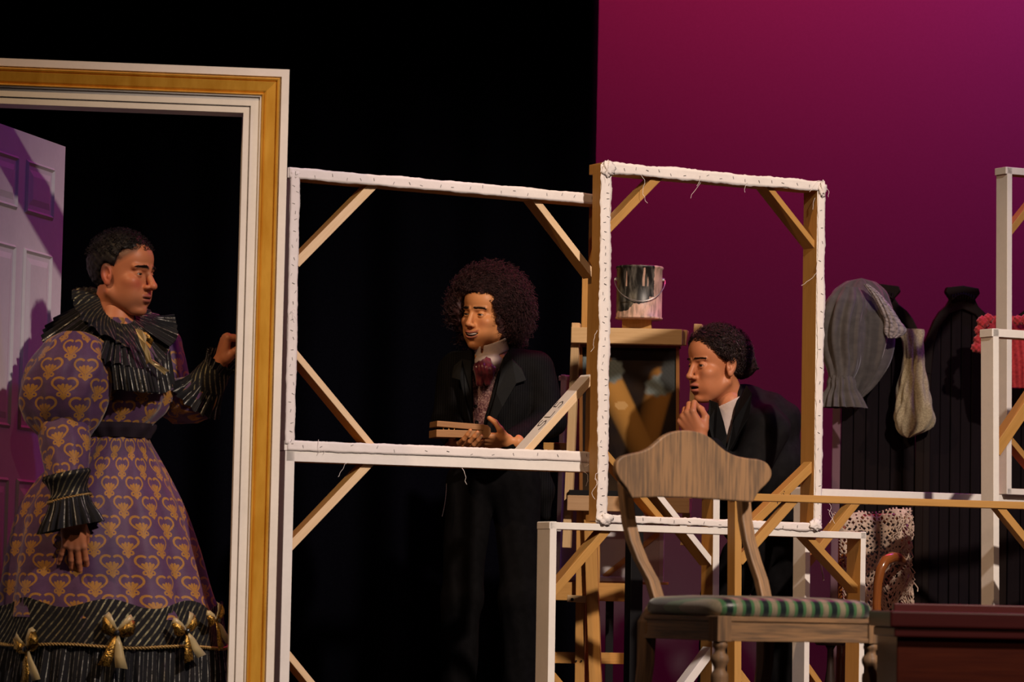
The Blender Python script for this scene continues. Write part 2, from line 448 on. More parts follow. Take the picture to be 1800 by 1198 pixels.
# the leaf swung back off the left jamb
H = dpt(-OPEN + 0.02, 0, -0.11); a = math.radians(75.5)
ld = Vector((math.cos(a), math.sin(a), 0)); ln = Vector((math.sin(a), -math.cos(a), 0))
LW, LH = 0.76, zt - 0.035
def lp(u, z, o=0.0): return H + ld * u + ln * o + Vector((0, 0, z + 0.012))
mb = MB(); mb.board(lp(0, LH / 2), lp(LW, LH / 2), LH, 0.035, ln)
leaf = mb.build('door_leaf', M_door, DT)
for (u0, u1) in ((0.115, 0.355), (0.425, 0.665)):
    for (z0, z1) in ((0.22, 0.82), (0.98, 1.575), (1.69, 1.865)):
        m = MB()
        rings = [(0.0, 0.0005), (0.008, 0.008), (0.016, 0.001), (0.03, 0.001), (0.05, 0.007)]
        pr = [[lp(u0 + r, z0 + r, o), lp(u1 - r, z0 + r, o), lp(u1 - r, z1 - r, o), lp(u0 + r, z1 - r, o)] for r, o in rings]
        m.grid(pr, closed=True); m.add(pr[-1], [(0, 1, 2, 3)])
        m.build('door_panel', M_door, leaf)
for z in (0.25, 1.0, 1.75):
    m = MB(); m.tube([lp(-0.004, z - 0.045, -0.004), lp(-0.004, z + 0.045, -0.004)], 0.007, 10); m.build('hinge', Mat('hinge_brass', 0.35, 0.9, color=(0.5, 0.36, 0.15)).m, DT)

# ------------------------------------------------------------------ stretcher frames
W_, D_ = 0.034, 0.085
def stroke(m, pts2, o, u, v, n, wd=0.0022):
    pts = [o + u * a + v * b + n * 0.0008 for a, b in pts2]
    for i in range(len(pts) - 1):
        m.board(pts[i], pts[i + 1], wd, 0.0006, n)
class Frame:
    def __init__(s, plane, label, base, name='stretcher_frame', cat='frame'):
        s.pl = plane; b = plane.hit(*base); s.root = thing(name, (b.x, b.y, 0.0), label, cat)
    def brd(s, kind, p, q, w=W_, d=D_, mats=None, mset=None, off=0.0, ext=(0, 0), zq=None, zp=None):
        a = s.pl.hit(*p, off); b = s.pl.hit(*q, off)
        t = (b - a).normalized()
        if zq is not None: b = a + t * ((zq - a.z) / t.z)
        if zp is not None: a = b + t * ((zp - b.z) / t.z)
        a = a - t * ext[0]; b = b + t * ext[1]
        m = MB(); m.board(a, b, w, d, s.pl.n, mats or (0, 1, 1, 1, 1))
        return m.build(kind, mset or [M_white, M_pine], s.root, bevel=0.0015), a, b
    def strip(s, p, q, w, seed=0, ragged=0.002, off=0.0012, mat=None, staples=0, lift=0.001):
        r = random.Random(seed); a = s.pl.hit(*p); b = s.pl.hit(*q); t = (b - a); L = t.length; t.normalize(); sd = t.cross(s.pl.n)
        n = max(8, int(L / 0.008)); G = []; e = [0, 0]
        ph = [r.random() * 6 for _ in range(6)]
        for i in range(n + 1):
            x = L * i / n
            for k in (0, 1): e[k] = 0.8 * e[k] + r.uniform(-1, 1) * ragged * 0.5
            row = []
            for j, f in enumerate((-0.5, -0.28, 0.0, 0.28, 0.5)):
                o = f * w + (e[0] if j == 0 else e[1] if j == 4 else 0)
                h = off + lift * (0.5 + 0.5 * math.sin(x * 31 + ph[j]) * math.sin(x * 13 + ph[(j + 2) % 5])) + (0.0015 if j in (1, 3) else 0)
                row.append(a + t * x + sd * o + s.pl.n * h)
            G.append(row)
        MB().grid(G).build('canvas_strip', mat or M_cloth, s.root, smooth=True, solid=0.0012)
        if staples:
            m = MB(); st = L / staples
            for i in range(staples):
                c = a + t * (st * (i + 0.5) + r.uniform(-.2, .2) * st) + sd * r.uniform(-0.25, 0.25) * w + s.pl.n * (off + lift + 0.002)
                an = r.uniform(-0.5, 0.5); dr = t * math.sin(an) + sd * math.cos(an)
                if r.random() < 0.35: dr = t * math.cos(an) + sd * math.sin(an)
                m.board(c - dr * 0.005, c + dr * 0.005, 0.0016, 0.002, s.pl.n)
            return m
    def thread(s, px, py, ln_, seed, off=0.004):
        r = random.Random(seed); p = s.pl.hit(px, py, off); pts = [p]
        v = Vector((r.uniform(-1, 1), -0.2, r.uniform(-.6, .4)))
        for i in range(9):
            v = (v + Vector((r.uniform(-.9, .9), r.uniform(-.2, .2), r.uniform(-1.1, .2)))).normalized(); pts.append(pts[-1] + v * ln_ / 9)
        MB().tube(pts, 0.0007, 4).build('loose_thread', M_cloth, s.root)
LW4 = (0, 0, 1, 1, 0)      # + side white (left stile)
RW4 = (0, 1, 0, 1, 0)      # - side white (right stile / top rail)
FL = 0.004                  # floor clearance
# upper left
PA = Plane(515, 540, 10.93, 30)
A = Frame(PA, 'canvas-edged white stretcher frame standing on another beside the gold doorway', (780, 800))
A.brd('stile', (519, 296), (509, 782), mats=LW4)
A.brd('stile', (1066, 353), (1058, 803))
A.brd('rail', (506, 303), (1064, 352), mats=RW4); A.brd('rail', (500, 782), (1058, 804), w=0.032, mats=LW4)
WW = [M_pale, M_pine, M_white]
A.brd('corner_brace', (664, 318), (521, 463), w=0.03, d=0.05, mats=(0, 1, 1, 1, 1), mset=WW, off=-0.02)
A.brd('corner_brace', (935, 342), (1045, 484), w=0.024, d=0.06, mset=WW, off=-0.02)
A.brd('corner_brace', (517, 617), (656, 785), w=0.022, d=0.06, mset=WW, off=-0.02)
_, ba, bb = A.brd('corner_brace', (1044, 662), (923, 797), w=0.026, d=0.07, mats=(0, 2, 1, 1, 1), mset=WW, off=-0.02)
ms = MB()
# the marker note on the white side of that brace
t = (ba - bb).normalized(); sd = t.cross(PA.n); sd = sd if sd.x < 0 else -sd
o = bb + t * 0.115 + sd * 0.0135 - PA.n * 0.010
SL5 = [[(.038, .036), (.025, .044), (.008, .036), (.012, .022), (.028, .02), (.034, .01), (.02, -.0), (-.012, .006)],
       [(.052, .045), (.05, .004), (.078, .006)],
       [(.128, .046), (.104, .046), (.102, .026), (.122, .028), (.128, .014), (.116, .002), (.096, .006)]]
for s_ in SL5: stroke(ms, [(a_, b_ + 0.004) for a_, b_ in s_], o, t, -PA.n, sd, 0.0028)
tag(ms.build('handwriting', M_ink, A.root), kind='stuff')
sm = MB()
for arg in (((519, 300), (509, 780), 0.034, 1, 30), ((508, 303), (1048, 350), 0.036, 2, 20), ((505, 782), (1046, 803), 0.034, 3, 13)):
    q = A.strip(arg[0], arg[1], arg[2], arg[3], staples=arg[4]); b = len(sm.v)
    sm.v += q.v; sm.f += [tuple(i + b for i in f) for f in q.f]; sm.mi += q.mi; sm.uv += q.uv
tag(sm.build('staples', M_staple, A.root), kind='stuff')
for i, (x, y) in enumerate(((519, 545), (516, 610), (560, 772), (1028, 796), (1036, 800), (575, 775))): A.thread(x, y, 0.05, 40 + i)
# lower left
B = Frame(PA, 'white painted stretcher frame on the floor under the canvas-edged one by the doorway', (780, 1198))
B.brd('stile', (510, 792), (500, 1198), mats=LW4, zq=FL)
B.brd('rail', (503, 801), (1046, 821), w=0.033, mats=RW4)
B.brd('rail', (496, 1296), (1046, 1305), mats=LW4)
B.brd('corner_brace', (653, 811), (508, 963), w=0.028, d=0.05, mset=WW, off=-0.02)
B.brd('corner_brace', (502, 1143), (630, 1300), w=0.022, d=0.06, mset=WW, off=-0.02)
for i, (x, y) in enumerate(((612, 812), (812, 822), (1025, 828))): B.thread(x, y, 0.06, 60 + i)
# upper middle with ragged canvas
PC = Plane(1062, 600, 11.38, 29)
Cf = Frame(PC, 'tall stretcher frame with frayed canvas edges in front of the easel', (1250, 925))
Cf.brd('stile', (1064, 288), (1057, 915), d=0.055); Cf.brd('stile', (1444, 325), (1437, 929))
Cf.brd('rail', (1058, 294), (1449, 328)); Cf.brd('rail', (1052, 910), (1441, 925), w=0.024)
PW = [M_pine, M_pine, M_white]
Cf.brd('corner_brace', (1166, 303), (1067, 405), w=0.028, d=0.06, mset=PW, off=-0.015)
Cf.brd('corner_brace', (1344, 318), (1441, 441), w=0.02, d=0.065, mset=PW, off=-0.015)
Cf.brd('corner_brace', (1062, 792), (1166, 915), w=0.022, d=0.06, mset=PW, off=-0.015)
_, ba, bb = Cf.brd('corner_brace', (1438, 810), (1325, 920), w=0.03, d=0.05, mset=PW, off=-0.015)
ms = MB(); t = (ba - bb).normalized(); sd = t.cross(PC.n); sd = sd if sd.x < 0 else -sd
o = bb + t * 0.115 + PC.n * 0.0005
for s_ in ([(0, .006), (.014, .008), (.004, -.008)], [(.02, -.006), (.03, .006)], [(.02, .006), (.03, -.006)], [(.038, .008), (.036, 0), (.046, 0)], [(.045, .006), (.045, -.008)], [(.052, .009), (.053, .005)]):
    stroke(ms, s_, o, t, sd, PC.n, 0.0022)
tag(ms.build('handwriting', M_ink, Cf.root), kind='stuff'); ms = MB()
# the figures written down the inside of the right stile
o = PC.hit(1434, 645) - PC.n * 0.045 - PC.d * 0.0; o = PC.hit(1443, 650) - PC.d * 0.0175 - PC.n * 0.042
vv = Vector((0, 0, 1))
for s_ in ([(.022, .085), (-.022, .07)], [(.02, .045), (-.004, .058), (-.024, .05), (-.02, .034), (.004, .036), (.016, .03), (-.022, .02)],
           [(-.024, -.02), (-.024, -.006), (-.002, -.004), (0, -.018), (.014, -.022), (.022, -.012), (.018, -.002)],
           [(.01, -.045), (.004, -.034), (-.006, -.044), (-.016, -.034), (-.02, -.046), (-.008, -.05), (.01, -.045)]):
    stroke(ms, [(-a_, b_) for a_, b_ in s_], o, -PC.n, vv, -PC.d, 0.0026)
tag(ms.build('handwriting', M_ink, Cf.root), kind='stuff')
sm = MB()
for arg in (((1065, 290), (1058, 918), 0.042, 11, 46), ((1060, 294), (1449, 328), 0.036, 12, 18), ((1444, 326), (1437, 930), 0.028, 13, 20), ((1060, 911), (1440, 926), 0.026, 14, 14)):
    q = Cf.strip(arg[0], arg[1], arg[2], arg[3], ragged=0.004, lift=0.002, staples=arg[4]); b = len(sm.v)
    sm.v += q.v; sm.f += [tuple(i + b for i in f) for f in q.f]; sm.mi += q.mi; sm.uv += q.uv
tag(sm.build('staples', M_staple, Cf.root), kind='stuff')
def tuft(fr, px, py, rx, rz, seed):
    r = random.Random(seed); c = fr.pl.hit(px, py, 0.006); G = []
    for i in range(13):
        th = PI * i / 12; row = []
        for j in range(20):
            ph = 2 * PI * j / 20; k = 0.85 + 0.25 * math.sin(ph * 4 + i * 0.9 + seed) + r.uniform(-.2, .2)
            row.append(c + fr.pl.d * rx * k * math.sin(th) * math.cos(ph) + fr.pl.n * 0.009 * k * math.sin(th) * math.sin(ph) + Vector((0, 0, rz * k * math.cos(th))))
        G.append(row)
    MB().grid(G, closed=True).build('canvas_corner', M_cloth, fr.root, smooth=True)
for a_ in ((1069, 296, 0.026, 0.026, 1), (1446, 332, 0.016, 0.026, 2), (1064, 912, 0.03, 0.018, 3), (1434, 922, 0.028, 0.02, 4)): tuft(Cf, *a_)
for i, (x, y) in enumerate(((1066, 284), (1070, 282), (1240, 304), (1232, 304), (1446, 322), (1449, 322), (1452, 324), (1076, 330), (1126, 306), (1313, 322), (1050, 580), (1052, 830), (1046, 840), (1457, 884), (1437, 460), (1440, 905))):
    Cf.thread(x, y, 0.05 + 0.03 * (i % 3), 80 + i)
# lower middle
Df = Frame(PC, 'white frame on the floor carrying the frayed canvas frame, behind the striped chair', (1250, 1198))
Df.brd('stile', (973, 916), (969, 1198), w=0.026, mats=LW4, zq=FL); Df.brd('stile', (1518, 934), (1514, 1198), w=0.022, mats=RW4, zq=FL)
Df.brd('rail', (966, 923), (1523, 941), w=0.023, mats=RW4); Df.brd('rail', (964, 1293), (1516, 1300), mats=LW4)
Df.brd('corner_brace', (1073, 925), (972, 1043), w=0.028, d=0.055, mset=PW, off=-0.015)
Df.brd('corner_brace', (1416, 936), (1518, 1046), w=0.022, d=0.06, mset=PW, off=-0.015)
Df.brd('corner_brace', (972, 1185), (1060, 1290), w=0.022, d=0.06, mset=PW, off=-0.015)
Df.thread(1455, 895, 0.06, 120)
# frame lying behind with its left stile in front of the crouching person
PE = Plane(1422, 1000, 12.02, 30)
Ef = Frame(PE, 'low white frame reaching right beneath the folding screen, its top rail under the tall frame', (1600, 1198))
Ef.brd('stile', (1421, 855), (1418, 1198), w=0.022, d=0.075, mats=LW4, zq=FL)
Ef.brd('rail', (1414, 864), (1940, 882), w=0.027, mats=RW4); Ef.brd('stile', (1938, 882), (1938, 1198), mats=RW4, zq=FL)
Ef.brd('rail', (1418, 1285), (1940, 1290), mats=LW4)
Ef.brd('corner_brace', (1512, 876), (1420, 992), w=0.028, d=0.05, mset=PW, off=-0.01)
Ef.brd('corner_brace', (1420, 1170), (1500, 1285), w=0.022, d=0.05, mset=PW, off=-0.01)
# frame behind the chair back
PF = Plane(1260, 1000, 12.1, 30)
Ff = Frame(PF, 'narrow white frame with one black post, half hidden behind the striped chair', (1190, 1198))
Ff.brd('stile', (1260, 846), (1257, 1198), w=0.028, d=0.075, mats=RW4, zq=FL)
M_blackp = Mat('black_paint', 0.5, color=(0.003, 0.003, 0.004)).m
Ff.brd('stile', (1122, 838), (1117, 1198), w=0.05, d=0.04, mats=(0, 0, 0, 0, 0), mset=[M_blackp], zq=FL)
Ff.brd('rail', (1112, 842), (1262, 851), mats=RW4); Ff.brd('rail', (1110, 1280), (1260, 1284), mats=LW4)
Ff.brd('corner_brace', (1143, 850), (1254, 990), w=0.022, d=0.075, mats=(0, 1, 1, 1, 1), mset=[M_white, M_pine], off=-0.01)
Ff.brd('corner_brace', (1256, 1138), (1150, 1280), w=0.03, d=0.05, mats=(0, 0, 0, 1, 1), off=-0.01)
# raw timber frame in front
PI_ = Plane(1290, 1000, 11.28, 13)
If = Frame(PI_, 'long unpainted timber frame crossing in front of the other frames behind the striped chair', (1500, 1198))
If.brd('stile', (1298, 866), (1297, 1198), w=0.024, d=0.085, mset=PW, zq=FL)
If.brd('rail', (1288, 872), (1900, 891), w=0.024, d=0.06, mset=PW); If.brd('stile', (1896, 892), (1897, 1198), mset=PW, zq=FL)
If.brd('corner_brace', (1398, 876), (1300, 987), w=0.03, d=0.04, mset=PW, off=-0.006)
If.brd('corner_brace', (1756, 888), (1892, 1055), w=0.025, d=0.055, mset=PW, off=-0.006)
If.brd('corner_brace', (1298, 1180), (1380, 1290), w=0.025, d=0.05, mset=PW, off=-0.006)
If.brd('rail', (1290, 1318), (1898, 1330), w=0.024, mset=PW)
# right hand frames
PJ = Plane(1751, 700, 11.78, 30)
Jf = Frame(PJ, 'white frame standing at the right edge in front of the red knitted garment', (1850, 1198))
Jf.brd('stile', (1751, 577), (1752, 1198), w=0.025, d=0.07, mats=LW4, zq=FL)
Jf.brd('rail', (1744, 584), (2060, 604), w=0.028, d=0.07, mats=RW4); Jf.brd('stile', (2056, 604), (2056, 1198), mats=RW4, zq=FL)
Jf.brd('rail', (1750, 1288), (2058, 1296), mats=LW4)
Jf.brd('corner_brace', (1890, 592), (1752, 794), w=0.04, d=0.05, mset=PW, off=-0.008)
PK = Plane(1775, 500, 12.42, 30)
Kf = Frame(PK, 'tall white frame rising at the upper right edge, standing on the low rail', (1850, 870))
Kf.brd('stile', (1775, 294), (1774, 868), w=0.023, d=0.065, mats=LW4)
Kf.brd('rail', (1768, 299), (2000, 318), w=0.026, d=0.065, mats=RW4); Kf.brd('rail', (1771, 863), (2000, 872), w=0.022, mats=LW4, d=0.06)
Kf.brd('stile', (1996, 318), (1996, 872), mats=RW4)
Kf.brd('corner_brace', (1858, 304), (1774, 410), w=0.026, d=0.04, mset=PW, off=-0.008)
Kf.brd('corner_brace', (1776, 770), (1855, 866), w=0.022, d=0.05, mset=PW, off=-0.008)
# ------------------------------------------------------------------ easel
M_eas = wood('easel_beech', (0.70, 0.48, 0.26), (0.58, 0.37, 0.18), 0.5)
M_easd = wood('easel_amber', (0.62, 0.33, 0.10), (0.48, 0.24, 0.065), 0.5)
PS = Plane(1110, 700, 12.72, -8)
Es = Frame(PS, 'beech studio easel holding a dark painting behind the frayed frame', (1110, 1198), 'easel', 'easel')
EM = dict(mset=[M_eas, M_eas]); EA = dict(mset=[M_easd, M_easd])
Es.brd('mast', (1043, 484), (1030, 1198), w=0.085, d=0.03, off=-0.11, zq=0.02, **EA)
Es.brd('top_bar', (1004, 588), (1199, 592), w=0.058, d=0.06, off=0.03, **EM)
Es.brd('bar_end', (1199, 592), (1207, 593), w=0.056, d=0.05, off=0.012, **EM)
Es.brd('side_post', (1012, 567), (995, 962), w=0.03, d=0.045, **EM)
Es.brd('side_post', (1227, 569), (1203, 958), w=0.03, d=0.045, **EM)
Es.brd('tray', (997, 883), (1212, 888), w=0.056, d=0.09, off=0.05, mset=[wood('tray_beech', (0.58, 0.36, 0.2), (0.46, 0.27, 0.14)), M_eas])
Es.brd('tray_lip', (1000, 865), (1198, 869), w=0.02, d=0.02, off=0.02, mset=[M_blackp, M_blackp])
Es.brd('clamp_block', (1119, 561), (1119, 578), w=0.11, d=0.03, off=-0.05, **EA)
Es.brd('shelf_arm', (955, 786), (1000, 787), w=0.038, d=0.03, off=-0.1, **EA)
Es.brd('leg', (1022, 890), (1019, 1168), w=0.036, d=0.03, off=-0.03, zq=0.02, **EA)
Es.brd('leg', (1036, 890), (1046, 1198), w=0.045, d=0.035, off=0.0, zq=0.02, **EA)
Es.brd('crossbar', (975, 1038), (1110, 1041), w=0.068, d=0.03, off=-0.06, **EA)
Es.brd('crossbar', (973, 1155), (1108, 1157), w=0.042, d=0.03, off=-0.06, **EA)
Es.brd('foot', (960, 1283), (1190, 1286), w=0.06, d=0.3, off=0.12, **EA)
lk, _, _ = Es.brd('latch', (997, 1051), (1030, 1053), w=0.026, d=0.03, off=0.005, **EM)
c = PS.hit(1006, 1053, 0.007); MB().tube([c, c + PS.n * 0.006], 0.006, 12).build('bolt', M_blackp, lk)
for x in (1013, 1022):
    c = PS.hit(x, 1161, -0.028); MB().tube([c, c + PS.n * 0.004], 0.0035, 8).build('screw', M_blackp, Es.root)

# ---- the dark painting on it
pr = thing('painting', PS.hit(1105, 866, -0.03), 'dark framed painting of two crossed limbs with blue lace cuffs on the easel', 'painting')
def seg(px, py, a, b, wa, wb):
    ax, ay = a; bx, by = b; dx, dy = bx - ax, by - ay; t = min(1, max(0, ((px - ax) * dx + (py - ay) * dy) / (dx * dx + dy * dy)))
    return math.hypot(px - ax - t * dx, py - ay - t * dy) / (wa + (wb - wa) * t), t
def paintcol(px, py):
    n = math.sin(px * .11 + py * .07) * math.sin(px * .05 - py * .09)
    c = [0.012 + .004 * n, 0.006 + .002 * n, 0.004]
    mixc = lambda c, d, f: [c[i] * (1 - f) + d[i] * f for i in range(3)]
    if py > 820: c = mixc(c, [0.05, 0.028, 0.012], min(1, (py - 820) / 40) * .6)
    for (a, b, wa, wb, hue, hl) in (((1162, 668), (1128, 800), 26, 24, (0.30, 0.14, 0.03), -1), ((1060, 650), (1140, 815), 27, 24, (0.42, 0.21, 0.05), -1)):
        d, t = seg(px, py, a, b, wa, wb)
        if d < 1:
            sd = ((b[0] - a[0]) * (py - a[1]) - (b[1] - a[1]) * (px - a[0])) / math.hypot(b[0] - a[0], b[1] - a[1]) / wa
            k = max(0.08, 1 - 0.9 * (sd * 0.8 + 0.25) ** 2) * (1 - .35 * t)
            c = mixc(c, [h * k for h in hue], min(1, (1 - d) * 5))
    if (px - 1092) ** 2 / 120 + (py - 712) ** 2 / 60 < 1: c = mixc(c, [0.52, 0.33, 0.14], .7)
    for (cx, cy, rx, ry, an) in ((1040, 640, 20, 36, .2), (1076, 652, 22, 24, .5), (1162, 676, 32, 21, -.35), (1185, 650, 26, 46, .3)):
        x, y = px - cx, py - cy; u = x * math.cos(an) + y * math.sin(an); v = -x * math.sin(an) + y * math.cos(an)
        sc = 1 + 0.07 * math.sin(math.atan2(v, u) * 9)
        d = math.hypot(u / rx, v / ry) / sc
        if d < 1:
            lace = 0.9 + .1 * math.sin(px * .8) * math.sin(py * .75)
            base = [0.20, 0.25, 0.26] if ry < 40 else [0.045, 0.05, 0.052]
            c = mixc(c, [b_ * lace for b_ in base], min(1, (1 - d) * 4))
    return (*c, 1)
m = MB(); G = []; cols = []
for j in range(111):
    row = []
    for i in range(77):
        px, py = 1018 + 174 * i / 76, 604 + 262 * j / 110
        row.append(PS.hit(px, py, -0.05)); cols.append(paintcol(px, py))
    G.append(row)
m.grid(G); m.col = cols
mp = Mat('oil_paint', 0.6, spec=0.12); mp.set('Base Color', mp.attr()); m.build('picture', mp.m, pr, smooth=True)
M_dkf = wood('dark_frame_wood', (0.10, 0.045, 0.02), (0.05, 0.02, 0.01), 0.4)
M_rim = wood('amber_rim', (0.30, 0.13, 0.035), (0.16, 0.06, 0.018), 0.4)
for (p, q, mt) in (((1021, 606), (1021, 866), M_rim), ((1191, 606), (1191, 866), M_rim), ((1016, 607), (1196, 609), M_dkf), ((1014, 864), (1196, 866), M_dkf)):
    m = MB(); m.board(PS.hit(*p, -0.04), PS.hit(*q, -0.04), 0.012, 0.03, PS.n); m.build('frame_bar', mt, pr, bevel=0.001)
m = MB(); m.board(PS.hit(1106, 604, -0.056), PS.hit(1106, 866, -0.056), 0.37, 0.012, PS.n); m.build('backing_board', M_dkf, pr)

# ---- canvas leaning behind
PB = Plane(1080, 900, 12.98, -4)
Cv = Frame(PB, 'grey blank canvas seen from the back, behind the easel legs', (1080, 1020), 'stretched_canvas', 'canvas')
M_grey = paint('grey_canvas', (0.66, 0.6, 0.6), 0.9, 0.4); M_greyw = paint('grey_bar', (0.78, 0.72, 0.7), 0.8)
m = MB(); m.board(PB.hit(1078, 660, -0.01), PB.hit(1072, 1016, -0.01), 0.38, 0.004, PB.n); m.build('canvas', M_grey, Cv.root)
for (p, q) in (((990, 658), (980, 1018)), ((1168, 662), (1162, 1020)), ((982, 664), (1172, 667)), ((978, 1015), (1166, 1019))):
    Cv.brd('stretcher_bar', p, q, w=0.018, d=0.02, mset=[M_greyw, M_greyw])
Cv.brd('corner_brace', (1160, 935), (1062, 1013), w=0.02, d=0.015, mset=[M_easd, M_easd], off=-0.001)
Cv.brd('support_ledge', (970, 1022), (1175, 1025), w=0.01, d=0.05, mset=[M_easd, M_easd])
Cv.brd('support_post', (1072, 1024), (1070, 1198), w=0.03, d=0.03, mset=[M_blackp, M_blackp], zq=0.004, off=-0.015)

# ---- paint can on top
cb = PS.hit(1123, 562, -0.065); CB = thing('paint_can', cb, 'dented paint tin smeared with black paint on top of the easel', 'paint can')
mc = Mat('smeared_tin', 0.4, spec=0.5); x, y, z = mc.obj(); n = mc.noise(scale=22, detail=4); n2 = mc.noise(scale=60, vec=(1, 1, 0.25), detail=4); n3 = mc.noise(scale=45, vec=(1, 1, 0.12), detail=2)
pinkside = (x + (n - 0.5) * 0.03).gt(0.052)
low = (z + (n - 0.5) * 0.09 - x * 0.35).lt(0.055)
drip = n3.gt(0.64) * (z.gt(0.12))
f = pinkside.mx(low).mx(drip)
blk = mc.ramp(n2, [(0.45, (0.012, 0.011, 0.01)), (0.72, (0.16, 0.15, 0.13))])
pk = mc.ramp(n2, [(0.35, (0.30, 0.20, 0.15)), (0.55, (0.66, 0.42, 0.33))])
mc.set('Base Color', mc.mix(f, blk, pk))
R = 0.089; Hc = 0.2
m = MB(); m.lathe(cb, [(R - .006, 0.0), (R - .001, 0.002), (R, 0.004), (R, 0.008), (R - .003, 0.01), (R - .003, Hc - .012), (R, Hc - .009), (R + .001, Hc - .003), (R - .001, Hc), (R - .006, Hc), (R - .008, Hc - .006), (R - .012, Hc - .016)], 48)
m.build('tin_body', mc.m, CB, smooth=True)
M_wire = Mat('wire', 0.3, metallic=0.9, color=(0.7, 0.66, 0.66)).m
hp = [cb + Vector((-R - .004, -.01, .155))]
for i in range(25):
    a = PI + PI * i / 24; hp.append(cb + Vector(((R + .006) * math.cos(a), -.012 - .082 * math.sin(-a + 0) * 1.0 if False else -.012 - .085 * abs(math.sin(a)) ** .6, .148 + .085 * math.sin(a))))
hp.append(cb + Vector((R + .004, -.01, .152)))
MB().tube(hp, 0.0017, 6).build('wire_handle', M_wire, CB, smooth=True)
for s_ in (-1, 1):
    c = cb + Vector((s_ * (R - .003), -.004, .152)); MB().tube([c, c + Vector((s_ * .008, 0, 0))], [0.008, 0.006], 10).build('handle_lug', M_wire, CB)

# ------------------------------------------------------------------ striped dining chair in front
M_ch = wood('greyed_oak', (0.33, 0.19, 0.098), (0.15, 0.098, 0.064), 0.5, 0.9, contrast=(0.41, 0.57))
ph = math.radians(32); wd = Vector((math.cos(ph), math.sin(ph), 0)); fw = Vector((math.sin(ph), -math.cos(ph), 0)); UP = Vector((0, 0, 1))
FLc = P(1266, 1100, 9.2); FLc.z = 0; FRc = FLc + wd * 0.512; RLc = FLc - fw * 0.42 + wd * 0.05; RRc = FRc - fw * 0.42 - wd * 0.05
CH = thing('dining_chair', (FLc + FRc + RLc + RRc) / 4, 'greyed wooden dining chair with a green striped seat and turned front legs', 'chair')
def rect_sweep(pts, hw, hd, ax=wd, ay=fw):
    m = MB(); acc = 0; G = []; L = [0]
    for i, p in enumerate(pts):
        w_ = hw[i] if hasattr(hw, '__len__') else hw; d_ = hd[i] if hasattr(hd, '__len__') else hd
        G.append([p + ax * w_ + ay * d_, p - ax * w_ + ay * d_, p - ax * w_ - ay * d_, p + ax * w_ - ay * d_])
        if i: acc += (pts[i] - pts[i - 1]).length; L.append(acc)
    m.grid(G, closed=True, UV=lambda i, j: (L[i], j * 0.04)); k = len(pts) - 1
    m.add(G[0], [(0, 1, 2, 3)]); m.add(G[-1], [(3, 2, 1, 0)]); return m
for c in (FLc, FRc):
    m = MB(); m.board(c + fw * .022 + UP * .372, c + fw * .022 + UP * .441, .046, .046, fw)
    lg = m.build('leg', M_ch, CH, bevel=0.002)
    m = MB(); m.lathe(c, [(.012, 0), (.016, .01), (.017, .05), (.021, .2), (.024, .275), (.023, .287), (.016, .296), (.0165, .304), (.024, .318), (.0255, .326), (.022, .336), (.0145, .343), (.0145, .352), (.0205, .358), (.021, .364), (.0185, .372)], 24)
    m.build('turned_shaft', M_ch, lg, smooth=True)
def rail(a, b, out):
    m = MB(); m.board(a + out * .014 + UP * .407, b + out * .014 + UP * .407, .066, .026, out)
    r_ = m.build('seat_rail', M_ch, CH, bevel=0.003)
    for z in (.380, .433):
        m = MB(); m.board(a + out * .018 + UP * z, b + out * .018 + UP * z, .012, .005, out); m.build('bead', M_ch, r_, bevel=0.0015)
dl = (FLc - RLc).normalized(); dr = (FRc - RRc).normalized()
rail(FLc + wd * .02, FRc - wd * .02, fw); rail(RLc + dl * .01, FLc - dl * .02, -dl.cross(UP) if (-dl.cross(UP)).dot(wd) < 0 else dl.cross(UP))
rail(FRc - dr * .02, RRc + dr * .01, dr.cross(UP) if dr.cross(UP).dot(wd) > 0 else -dr.cross(UP)); rail(RLc + wd * .02, RRc - wd * .02, -fw)
for c, pp, yy in ((RLc, [(1156, 1054), (1146, 1020), (1127, 985), (1113, 950), (1105, 915), (1101, 880), (1098, 850), (1100, 815)], 9.6), (RRc, [(1345, 1054), (1338, 1020), (1326, 985), (1316, 950), (1310, 915), (1307, 880), (1306, 850), (1308, 825)], 9.8)):
    up = [P(x, y, yy + 0.03 + 0.10 * (i / 7) ** 0.9) for i, (x, y) in enumerate(pp)]; up[0] = up[0]
    low = [Vector((c.x, c.y, 0)) - fw * .09, Vector((c.x, c.y, .15)) - fw * .035, Vector((c.x, c.y, .3)) - fw * .005, Vector((c.x, c.y, .42))]
    pts = low + [q for q in up if q.z > .45]
    rect_sweep(pts, [.014, .016, .018, .02] + [.018] * (len(pts) - 4), [.016, .018, .02, .022] + [.014] * (len(pts) - 4)).build('back_post', M_ch, CH, bevel=0.004)
PN = Plane(1205, 820, 9.635, 32)
ol = [(1112, 875), (1102, 857), (1091, 843), (1084, 828), (1085, 812), (1094, 802), (1110, 797), (1128, 793), (1143, 786), (1155, 776), (1167, 766), (1182, 759), (1200, 756), (1219, 757), (1237, 762), (1252, 771), (1264, 782), (1278, 793), (1296, 801), (1316, 805), (1334, 807), (1348, 813), (1356, 825), (1356, 838), (1348, 850), (1335, 863), (1324, 882), (1270, 878), (1210, 874), (1160, 873)]
sm_ = spline([(i, x, y) for i, (x, y) in enumerate(ol[:27])], 110); ol = [tuple(q) for q in sm_] + ol[27:]
m = MB(); m.slab([PN.hit(x, y) for x, y in ol], PN.n, 0.02); m.build('back_splat', M_ch, CH, bevel=0.004)
mst = Mat('striped_satin', 0.35, spec=0.4, sheen=0.3); u, v = mst.uv(); s_ = (u / 0.058).fract()
be = (s_ - 0.5).abs().lt(0.16); dk = (s_ - 0.5).abs().gt(0.34)
nz = mst.noise('UV', 300, detail=2)
